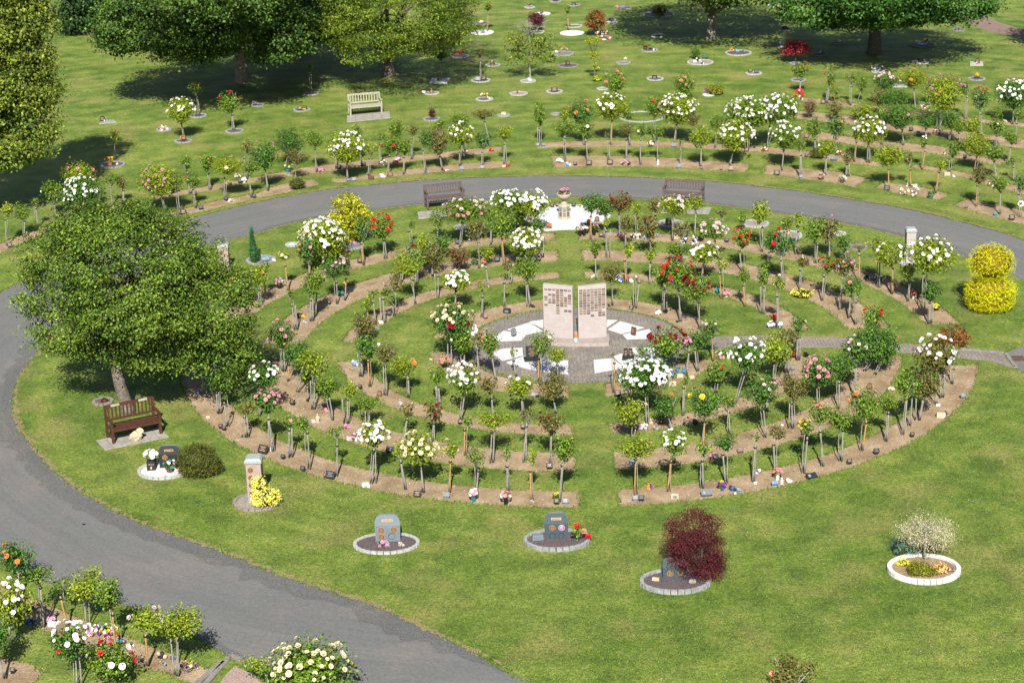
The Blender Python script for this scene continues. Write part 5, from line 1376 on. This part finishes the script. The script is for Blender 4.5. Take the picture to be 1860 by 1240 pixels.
# kind x y width colours
IT = '''
p 600 867 18 k
p 593 865 12 n
p 550 853 10 k
q 664 882 15 wc
p 758 901 14 k
p 811 902 12 g
v 860 908 18 tPW
v 919 913 18 xPX
o 966 909 8 bc
u 1011 905 12 sYG
p 1011 913 11 k
p 1027 913 12 g
p 1154 907 11 g
p 1165 907 11 k
f 1180 883 12 YVO
q 1226 902 15 cg
b 1283 898 20 g
v 1312 888 13 dYV
o 1330 888 16 dk
o 1341 889 12 bb
o 1335 896 10 wb
e 1372 877 6 w
f 1377 855 9 VW
v 1412 868 15 wLP
s 1420 876 10 w
o 1432 874 15 ww
b 1407 880 12 b
b 1474 867 20 k
p 1543 840 10 k
p 1592 822 11 k
p 1657 791 9 k
p 1749 721 11 g
q 1709 756 17 cc
p 1716 754 10 k
q 1704 735 8 ww
f 1297 830 14 MP
p 1299 832 12 k
p 1345 820 12 n
p 1149 840 11 g
p 1223 838 9 k
f 626 775 12 MP
f 640 797 16 MWP
f 650 792 14 WV
p 708 820 14 k
p 998 849 12 k
s 577 764 13 c
o 569 766 12 wc
f 592 744 8 P
p 531 733 11 k
q 512 670 6 cc
o 645 662 18 bw
o 638 670 12 ob
p 654 704 8 k
h 689 717 8 n
s 727 736 12 s
p 836 768 9 k
p 950 777 9 k
p 1006 785 9 k
a 1183 768 10 c
f 1169 776 14 WX
o 1190 778 12 gp
p 1201 768 8 x
o 1250 757 6 rr
o 1263 770 16 xn
p 1440 671 10 g
p 1430 687 10 k
u 1463 646 8 xK
u 1447 648 12 xR
o 1588 658 10 bg
h 1579 704 9 n
f 1618 708 9 XC
u 807 664 18 xLL
v 866 691 9 xYR
q 783 654 6 cc
p 929 720 9 k
p 969 722 10 g
p 975 721 10 k
p 1122 720 13 k
q 1255 687 13 cc
f 1234 676 20 TBT
q 1235 683 12 cc
u 1217 687 13 cBB
q 1221 700 14 cp
o 1138 713 7 wc
f 1311 648 20 PWG
q 921 566 14 k
p 882 577 8 n
o 968 556 9 kk
o 1106 554 7 kk
o 1146 560 10 gk
u 1209 566 5 xK
q 1230 583 6 kk
u 1196 570 7 wW
f 1122 512 18 WB
o 1137 505 14 rr
o 1146 513 11 ww
f 1080 503 9 WC
u 1304 531 9 tT
u 1319 539 14 cPP
u 1407 580 9 xRR
v 1416 595 7 wW
f 1401 594 16 WV
o 692 587 13 wc
o 686 597 8 bb
p 707 571 8 k
p 540 574 8 k
f 549 573 8 CY
o 553 585 8 bw
u 618 536 10 tT
f 629 517 9 OY
p 598 551 6 k
u 862 480 10 tG
u 876 481 10 wLR
p 903 474 11 k
p 922 476 10 k
o 779 493 8 tc
u 508 521 18 xXM
p 654 476 10 k
p 742 452 8 k
f 751 448 9 D
p 831 442 8 k
o 853 436 8 wn
v 1053 427 14 xPW
v 1061 426 13 xMW
v 1079 425 15 xYM
p 1092 429 9 k
f 1127 428 18 RBL
o 1148 430 11 kw
u 1158 431 11 wOW
q 1171 431 10 bb
p 1191 430 9 g
q 1230 431 15 cc
f 1252 438 22 WKB
o 1240 443 10 ww
f 1266 443 8 MP
p 1320 438 8 k
u 1273 436 8 xK
o 1600 508 12 kw
f 1592 505 14 XVW
u 1574 506 6 dK
u 1660 540 14 wPR
f 1615 517 5 P
s 1458 470 8 w
p 1003 377 8 k
p 1013 376 8 k
p 1042 376 8 k
q 1053 376 8 cn
h 1084 403 8 n
h 1070 408 8 n
u 1091 391 13 kYX
p 1060 413 9 k
v 997 416 8 oO
h 953 395 5 n
h 961 400 8 n
o 966 410 6 bd
u 523 311 16 tCG
f 583 310 12 PM
p 616 306 9 k
p 660 301 9 k
b 634 329 8 g
p 643 328 8 g
q 674 326 11 nn
o 694 322 14 ww
h 709 320 9 n
u 697 299 8 wW
f 723 290 10 WM
f 719 298 10 OL
o 776 313 6 gs
f 810 311 9 PX
p 839 310 9 g
p 876 306 8 g
q 915 302 7 cc
f 923 302 6 RG
u 843 281 10 wXW
f 893 273 8 RGL
p 977 265 7 g
p 987 265 7 g
f 1017 293 11 W
o 1032 300 12 bw
p 1045 299 7 k
p 1070 299 11 k
f 1137 298 16 MXK
s 1195 298 8 w
p 1108 298 11 k
p 1234 306 10 g
p 1274 307 6 n
p 1310 308 6 n
p 1328 309 11 n
u 1182 266 10 nRW
p 1224 266 9 g
p 1356 275 8 k
f 1389 273 10 RW
p 1411 317 11 k
p 1455 325 8 g
u 1492 325 11 nPX
u 1530 330 12 nWX
p 1611 345 11 k
f 1652 353 32 WC
e 1662 340 8 w
s 1648 336 6 s
u 1691 359 12 tG
p 1756 377 6 n
p 1808 390 7 t
p 1838 398 11 k
w 1854 376 12 WT
p 1465 250 10 n
b 1515 290 13 g
f 1525 281 13 RW
p 1465 284 7 k
w 1452 176 17 RW
o 1453 181 12 kw
p 1495 188 9 k
o 1512 179 6 rr
f 1678 203 20 BWKO
o 1699 212 8 dw
f 1703 242 16 WPG
p 1655 237 8 k
p 1669 239 6 n
o 1716 280 8 ck
p 1753 286 7 k
q 1720 319 11 cc
o 1732 322 7 ww
f 1800 337 10 WR
p 1764 327 6 k
p 305 391 9 k
p 333 388 11 k
p 365 379 9 k
p 353 355 9 k
f 415 335 12 CY
f 431 323 10 WX
p 436 331 8 k
u 444 330 8 wW
p 411 363 7 k
f 419 364 7 WX
p 462 358 7 k
p 18 448 9 k
q 21 447 4 ww
q 236 371 10 oo
o 269 394 14 wt
f 56 1131 14 BV
f 92 1126 18 MXV
q 95 1134 16 ww
f 172 1148 26 WMVP
f 197 1146 26 YTWC
f 205 1162 28 MPR
f 218 1166 16 BMT
o 238 1170 14 kw
o 228 1182 12 wk
f 236 1182 10 P
o 293 1192 22 kc
o 313 1194 12 dd
o 299 1205 10 bk
f 343 1212 26 YCV
p 101 1116 9 k
p 23 1219 10 k
f 50 1108 20 KXG
o 262 1196 5 tw
o 357 712 12 tb
p 401 776 9 k
p 407 779 8 k
o 440 791 8 kg
p 478 821 20 k
q 487 816 12 ww
p 514 831 9 k
q 378 757 8 cc
'''
KN = {'k': 'dark granite', 'g': 'grey granite', 'n': 'brown', 'w': 'white', 'c': 'cream', 's': 'weathered grey', 't': 'teal', 'b': 'pale blue', 'd': 'dark blue', 'r': 'red', 'o': 'terracotta', 'v': 'purple', 'x': 'black', 'p': 'pink'}
BASE = {'p': '{} slanted plaque', 'b': '{} open book tablet', 'v': '{} vase of {} flowers', 'f': '{} posy', 's': '{} standing figurine', 'a': 'tall {} bear ornament', 'q': '{} stone block', 'o': '{} rounded ornaments', 'w': '{} wreath on easel', 'h': 'rounded {} tablet', 'u': '{} pot of {} flowers', 'l': 'lantern on {} stick', 'e': 'little {} sign'}
def desc(kind, col):
    if kind == 'f': return BASE['f'].format(' and '.join(dict.fromkeys(FNAME[c] for c in col[:2])))
    if kind == 'w': return BASE['w'].format(FNAME[col[0]])
    if kind in 'vu': return BASE[kind].format(KN[col[0]], FNAME[col[1]])
    return BASE[kind].format(KN[col[0]])
items = []; seen = {}
for p in parse(IT):
    g = G(float(p[1]), float(p[2])); R_, _ = polar(g); wh = where(g, (float(p[1]), float(p[2])))
    if R_ < 18 and float(p[2]) < 422: wh = 'white marble around the urn'
    items.append((p[0], float(p[1]), float(p[2]), float(p[3]), p[4], wh))
tot_ = {}
for it in items: k = (desc(it[0], it[4]), it[5]); tot_[k] = tot_.get(k, 0) + 1
for it in sorted(items, key=lambda q: q[1]):
    d = desc(it[0], it[4]); k = (d, it[5]); seen[k] = seen.get(k, 0) + 1
    lab = d + (f", {ORD[seen[k] - 1]} from left" if tot_[k] > 1 else '') + ' in the ' + it[5]
    item(it[0], it[1], it[2], it[3], it[4], it[5], lab, 'memorial tributes in the beds')
# ---- memorial plots on the far lawn: a kerb ring or slab with its own things standing in it
PLOT = '''
333 257 32 grey_stone plum_chips u:333,257,9,kO white-flowered rose
360 211 32 grey_stone plum_chips p:360,211,9,k shaded single red rose
426 239 34 grey_stone plum_chips - red rose left of the pale bench
204 300 48 grey_stone plum_chips u:200,301,16,oYO;o:213,300,7,wo;o:186,302,6,bb rose with a yellow basket
298 236 28 grey_stone plum_chips f:295,237,14,LWP;o:304,237,9,wb heap of pink and white ornaments
565 171 28 grey_stone plum_chips - young rose in the shade of the yew
548 200 32 grey_stone plum_chips p:545,201,9,k;f:553,199,10,YG dark plaque and yellow plant
468 192 24 grey_stone plum_chips p:462,191,8,g shaded ring left of the pale bench
784 217 32 grey_stone plum_chips - knee-high purple maple
784 170 28 pale_stone cream_chips s:784,171,8,o;u:770,171,5,wW terracotta figurine and white vase
836 103 34 grey_stone plum_chips f:830,102,16,RRD;f:842,98,12,RD big heap of red flowers
873 147 35 pale_stone plum_chips p:868,148,10,g;p:879,147,10,k pair of plaques round a bare stake
895 119 28 pale_stone cream_chips u:894,119,9,oLX terracotta pot right of the bare stake
880 181 32 pale_stone plum_chips f:879,177,14,GYW;o:888,181,8,pw green plant and yellow flowers
915 210 25 grey_stone slab q:915,209,9,cc square cream stone
876 60 42 white_stone white_chips p:877,61,7,g tall stake rose at the top edge
875 43 28 brown_stone plum_chips q:874,42,8,cc brown ring above the white circle
942 171 34 pale_stone pink_chips s:940,171,6,n pink gravel and dark figurine
1007 167 30 pale_stone plum_chips p:1007,168,12,k black tablet left of the coral rose
959 148 29 pale_stone cream_chips o:962,148,10,ww weeping tree foot and white ornament
1022 98 42 grey_stone grey_chips f:1025,93,12,LOX;o:1010,96,7,ww coral flowers on grey gravel
1032 120 38 brown_stone plum_chips h:1032,120,8,k brown ring with a black arched stone
1132 115 27 grey_stone grey_chips f:1136,108,5,XC thin pale flower on grey gravel
1180 92 31 grey_stone plum_chips u:1172,91,7,nDD;q:1181,91,7,kk;o:1187,93,7,wk dark vase and crimson flowers
1190 144 31 pale_stone plum_chips q:1189,143,10,kg black block right of the coral rose
1272 114 48 pale_stone cream_chips o:1268,112,11,kw;f:1281,107,12,TBG;q:1262,114,7,ww;o:1275,117,8,kw small rose and a green plant
1341 97 48 pale_stone plum_chips f:1330,92,10,ROY;o:1338,95,9,bb;o:1350,96,8,dt blue ornaments and red flowers
1369 134 30 pale_stone cream_chips p:1363,133,8,k;p:1374,134,8,k two black plaques beside the oak shade
1039 61 44 white_stone white_chips - white marble circle round a thin rose
985 26 30 white_stone white_chips p:984,25,6,k white chips near the top edge
975 40 40 brown_stone plum_chips o:970,39,9,wk brown ring beside the small purple maple
976 59 27 pale_stone plum_chips - foot of the tiny purple maple
1042 48 32 pale_stone - - open ring above the white marble circle
962 14 20 pale_stone plum_chips o:962,12,9,ky top edge ring with a dark ornament
1009 3 22 grey_stone plum_chips p:1009,3,8,k topmost grey ring cut by the upper edge
1042 10 24 grey_stone plum_chips q:1042,10,8,kg dark block in tree shadow
1110 40 27 grey_stone white_chips q:1110,39,9,kg;o:1117,38,6,ww dark block on white chips
1095 70 36 brown_stone plum_chips f:1088,66,14,XWL;f:1098,63,14,LXD;f:1098,73,14,MPW;o:1108,72,8,wr heaped flowers below the red-tipped shrub
1133 15 30 brown_stone plum_chips q:1131,15,9,gg;f:1121,15,7,P grey block and pink flower in sun
1196 27 58 grey_stone plum_chips o:1188,25,10,kn long shaded ring under the forked tree
1195 66 28 pale_stone plum_chips q:1190,65,6,ww;q:1196,64,6,ww;q:1201,64,6,ww row of small white stones round a stake rose
1095 162 22 pale_stone cream_chips - short pale stones below the spindly conifer
1287 173 22 white_stone white_chips f:1285,168,12,MV white chips and magenta flowers
1166 213 84 pale_stone - - large empty ring of setts around plain grass
1011 208 22 grey_stone pink_chips - grey ring with pink gravel behind the lime rose
1405 11 26 white_stone plum_chips o:1405,9,9,tk white kerb at the top beside the oak
1427 55 28 grey_stone plum_chips q:1425,53,9,kg;o:1431,54,7,kw first shaded ring under the oak
1420 86 22 grey_stone white_chips o:1419,84,12,gw white and dark ornaments left of the crimson maple
1489 100 30 grey_stone plum_chips o:1489,98,10,wk shaded ring right of the crimson maple
1523 79 26 grey_stone plum_chips o:1523,77,10,ww shaded ring left of the oak trunk
1675 83 44 brown_stone plum_chips b:1677,83,15,b;f:1683,76,8,OY;o:1669,82,6,ww blue tablet with orange flowers in oak shade
1672 114 31 pale_stone cream_chips q:1672,112,10,kg dark block on cream gravel below the oak
1774 144 31 grey_stone plum_chips q:1772,143,6,kk;q:1777,143,6,kk;f:1775,137,6,Y two dark blocks and a yellow flower
1741 55 24 brown_stone plum_chips q:1740,54,8,gk brown ring near the brown path
1595 131 25 pale_stone white_chips f:1590,127,14,WX;f:1600,127,12,WBX;q:1596,131,8,gg white flowers above the pink and white rose
1444 116 20 grey_stone plum_chips - foot of the crimson maple
1450 146 28 grey_stone plum_chips - foot of the red rose above the wreath
474 473 54 grey_stone grey_chips b:482,475,14,b;b:466,472,10,k;o:497,475,9,ww;f:463,469,8,OL pencil conifer and blue-grey tablets
532 445 28 pale_stone white_chips - white chips behind the orange rose
640 448 42 grey_stone grey_chips f:643,443,8,MP golden maple foot and pink flower
1217 407 50 pale_stone cream_chips h:1215,409,11,k cream ring with a dark stone behind the lime rose
1372 407 50 pale_stone cream_chips - cream gravel oval beside the road
1430 428 56 pale_stone cream_chips s:1431,428,10,c cream gravel oval with a pale heart stone
1525 425 24 pale_stone cream_chips - small cream oval behind the bronze rose
1559 450 34 brown_stone plum_chips - brown oval beside the upper tan stake
838 413 28 grey_stone cream_chips - grey oval under the long pink rose
680 424 22 pale_stone cream_chips f:676,421,8,CY pale oval left of the crimson rose
1646 478 30 pale_stone white_chips f:1641,465,9,VB foot of the plain pink pillar
'''
for line in PLOT.strip().splitlines():
    p = line.split(' ', 6); cx, cy, w = map(float, p[:3]); lab = p[6]
    sub = lab if len(lab.split()) < 9 else ' '.join(lab.split()[:9])
    ring_bed_kerb(cx, cy, w, p[3], None if p[4] == '-' else p[4], ('stone ring: ' if 'ring' not in lab else 'plot: ') + sub, 'memorial', n=int(max(10, w * .62)), h=.05, kw=.10, parts=False, group='kerbed memorial plots on the lawn')
    if p[5] != '-':
        for i, q in enumerate(p[5].split(';')):
            k, rest = q.split(':'); x, y, ww, c = rest.split(','); 
            if c[-1] == 'y': c = c[:-1] + 'o'
            item(k, float(x), float(y), float(ww), c, '', desc(k, c) + ' in plot: ' + ' '.join(lab.split()[:9]) + ('' if i == 0 else ''), 'tributes in the lawn plots')
def square_plot(px, mat, label, its):
    g = G(*px[0]); t = thing('memorial_slab', g, label, 'memorial', 'kerbed memorial plots on the lawn'); L = [v - g for v in gp(px)]; n = len(L)
    b = MB(); b.add([v + Vector((0, 0, -.02)) for v in L] + [v + Vector((0, 0, .04)) for v in L], [tuple(range(n, 2 * n))] + [(i, (i + 1) % n, n + (i + 1) % n, n + i) for i in range(n)]); b.build('slab', M[mat], t, bevel=.006)
    for k, x, y, ww, c, l in its: item(k, x, y, ww, c, '', l, 'tributes in the lawn plots')
square_plot([(779,152),(812,152),(819,143),(785,143)], 'white_stone', 'white rectangular slab at the foot of a tan stake', [('o', 796, 147, 8, 'kc', 'small dark ornament on the white rectangular slab')])
square_plot([(180,226),(212,223),(205,219),(182,219)], 'grey_stone', 'flat grey slab alone on the left lawn', [('h', 186, 222, 9, 'k', 'black upright tablet alone on the left lawn'), ('s', 190, 222, 4, 'w', 'tiny pale figurine beside the lone black tablet')])
square_plot([(1762,120),(1786,120),(1785,113),(1762,113)], 'pale_stone', 'rectangular pale kerb near the right edge of far lawn', [('h', 1775, 116, 8, 'k', 'black arched tablet on the rectangular pale kerb'), ('f', 1774, 118, 6, 'LW', 'coral posy on the rectangular pale kerb'), ('l', 1778, 112, 9, 'x', 'lantern hanging from a stick behind the black arched tablet')])
square_plot([(1621,159),(1648,159),(1646,152),(1623,152)], 'pale_stone', 'flat pale slab under the orange standard rose', [('v', 1634, 156, 10, 'gWB', 'grey vase of white flowers under the orange rose')])
# things by the bottom memorials
NEAR = [('f', 697, 991, 18, 'PMTG', 'pink and teal posy left of the blue-grey headstone'), ('o', 728, 992, 15, 'sc', 'chunky grey flower holder right of the blue-grey headstone'),
 ('h', 704, 993, 9, 'g', 'small grey heart tablet before the blue-grey headstone'), ('q', 977, 982, 22, 'gg', 'dark square flower box left of the two-disc headstone'),
 ('q', 1191, 1056, 14, 'cc', 'pale stone flower holder left of the half-hidden slate headstone'), ('q', 1258, 1060, 14, 'ss', 'worn stone flower holder under the purple maple'),
 ('p', 1726, 1041, 9, 'k', 'black plaque inside the white-kerbed bed'), ('u', 309, 858, 22, 'nPWT', 'basket of pink and white flowers before the black headstone'),
 ('f', 324, 860, 12, 'XW', 'white and pink blossom against the domed conifer'), ('o', 303, 868, 7, 'bv', 'tiny blue ornament at the front of the white-chip circle'),
 ('f', 338, 848, 15, 'OOY', 'orange flowers standing against the domed conifer'), ('o', 450, 908, 6, 'tb', 'small teal ornament on gravel by the front pillar'),
 ('f', 190, 731, 12, 'DG', 'dark red flowers in the shaded ring by the trunk')]
for k, x, y, w, c, l in NEAR: item(k, x, y, w, c, '', l, None)
g = G(276, 853); t = thing('flower_box', (g.x, g.y, .03), 'black box vase lettered in gold with tall white lilies', 'vase', None, .05); b = MB(); b.box((0, 0, .13), (.24, .24, .26)); b.build('box', M['granite_dark'], t, bevel=.006)
text('CRAIG', .055, M['gold_pale'], t, (0, -.124, .18)); b = MB(); b.blob((0, -.122, .08), (.03, .008, .035), 0, 8, .3); b.build('motif', M['cream_stone'], t); bouquet(t, .42, .16, 'WXW', 20, 77, 1.3)
# red and coral roses by the two-disc headstone
q = rose(1050, 985, 1050, 968, 22, 24, 'n', 'm', '', False); t = build_rose(q, 'low bush with three big red and coral blooms beside the two-disc headstone', None)
for x, y, c in ((1048, 955, 'R'), (1060, 965, 'L'), (1069, 974, 'R')):
    p = on_plane(x, y, q['g'].y) - q['g']; o = link('bloom', bloom_single(c), t, p); o.scale = (.085,) * 3; o.rotation_euler[0] = .5
# manhole cover by the path and a dark scrap on the road
g = G(1845, 650); b = MB(); b.box((0, 0, 0), (.55, .45, .012)); o = b.build('manhole_cover', M['rust'], None, (g.x, g.y, -.014)); tag(o, 'rusty square drain cover where the path meets the road', 'drain cover')
g = G(152, 951); b = MB(); b.blob((0, 0, .01), (.06, .03, .02), 0, 8, .5); tag(b.build('leaf_litter', M['black'], None, (g.x, g.y, -.02)), 'small black scrap lying alone on the road', 'litter')

# ---------------------------------------------------------------- blades standing up out of the nearer lawn
def lawn_blades(n, seed):
    rng = np.random.default_rng(seed); px = rng.uniform(-10, 1870, n) - W_PX / 2; py = -(rng.uniform(372, 1250, n) - H_PX / 2)
    R_, U_, F_ = (np.array(v) for v in (CR, CU, _fw)); D = (px / F_PX)[:, None] * R_ + (py / F_PX)[:, None] * U_ + F_
    P = (D * (-CAM_H / D[:, 2])[:, None])[:, :2]; q = P - np.array([CX, CY]); r = np.hypot(q[:, 0], q[:, 1])
    L = np.array([(v.x, v.y) for v in resample(island, .9, 0, True, 5)]); ins = np.zeros(n, bool); j = len(L) - 1
    for i in range(len(L)):
        (x0, y0), (x1, y1) = L[i], L[j]; c = ((y0 > P[:, 1]) != (y1 > P[:, 1])); ins ^= c & (P[:, 0] < (x1 - x0) * (P[:, 1] - y0) / (y1 - y0 + 1e-12) + x0); j = i
    ok = ins & (r > 3.7) & ~((q[:, 0] > 3.4) & (q[:, 1] > -1.05) & (q[:, 1] < .65) & (r < 16))
    for a, b_ in RINGS: ok &= ~((r > a - .04) & (r < b_ + .04))
    for (x, y, w, h) in ((702, 988, 130, 44), (1012, 985, 130, 48), (1227, 1058, 138, 48), (1678, 1036, 140, 62), (298, 855, 104, 40), (468, 912, 98, 36), (240, 797, 140, 50), (1028, 394, 180, 54), (812, 389, 96, 24), (1247, 383, 100, 20)):
        c = G(x, y); m = mpp(c); ok &= ((P[:, 0] - c.x) / (w * m / 2)) ** 2 + ((P[:, 1] - c.y) / (h * m / 2 / .38)) ** 2 > 1
    C = P[ok]; n = len(C); a = rng.uniform(0, 6.28, n); w = .007 * rng.uniform(.6, 1.6, n); h = rng.uniform(.010, .034, n); l = rng.normal(0, .018, (n, 2))
    V = np.zeros((n, 3, 3)); V[:, 0, 0] = C[:, 0] + w * np.cos(a); V[:, 0, 1] = C[:, 1] + w * np.sin(a); V[:, 1, 0] = C[:, 0] - w * np.cos(a); V[:, 1, 1] = C[:, 1] - w * np.sin(a)
    V[:, :2, 2] = -.004; V[:, 2, :2] = C + l; V[:, 2, 2] = h; t = np.ones((n, 3, 4)); t[:, :, :3] = rng.random((n, 1, 3))
    tag(link('grass_blades', npmesh('grass_blades', V.reshape(-1, 3), np.arange(3 * n).reshape(-1, 3), M['blade'], attr=t.reshape(-1, 4))), kind='stuff')
lawn_blades(560000, 5)
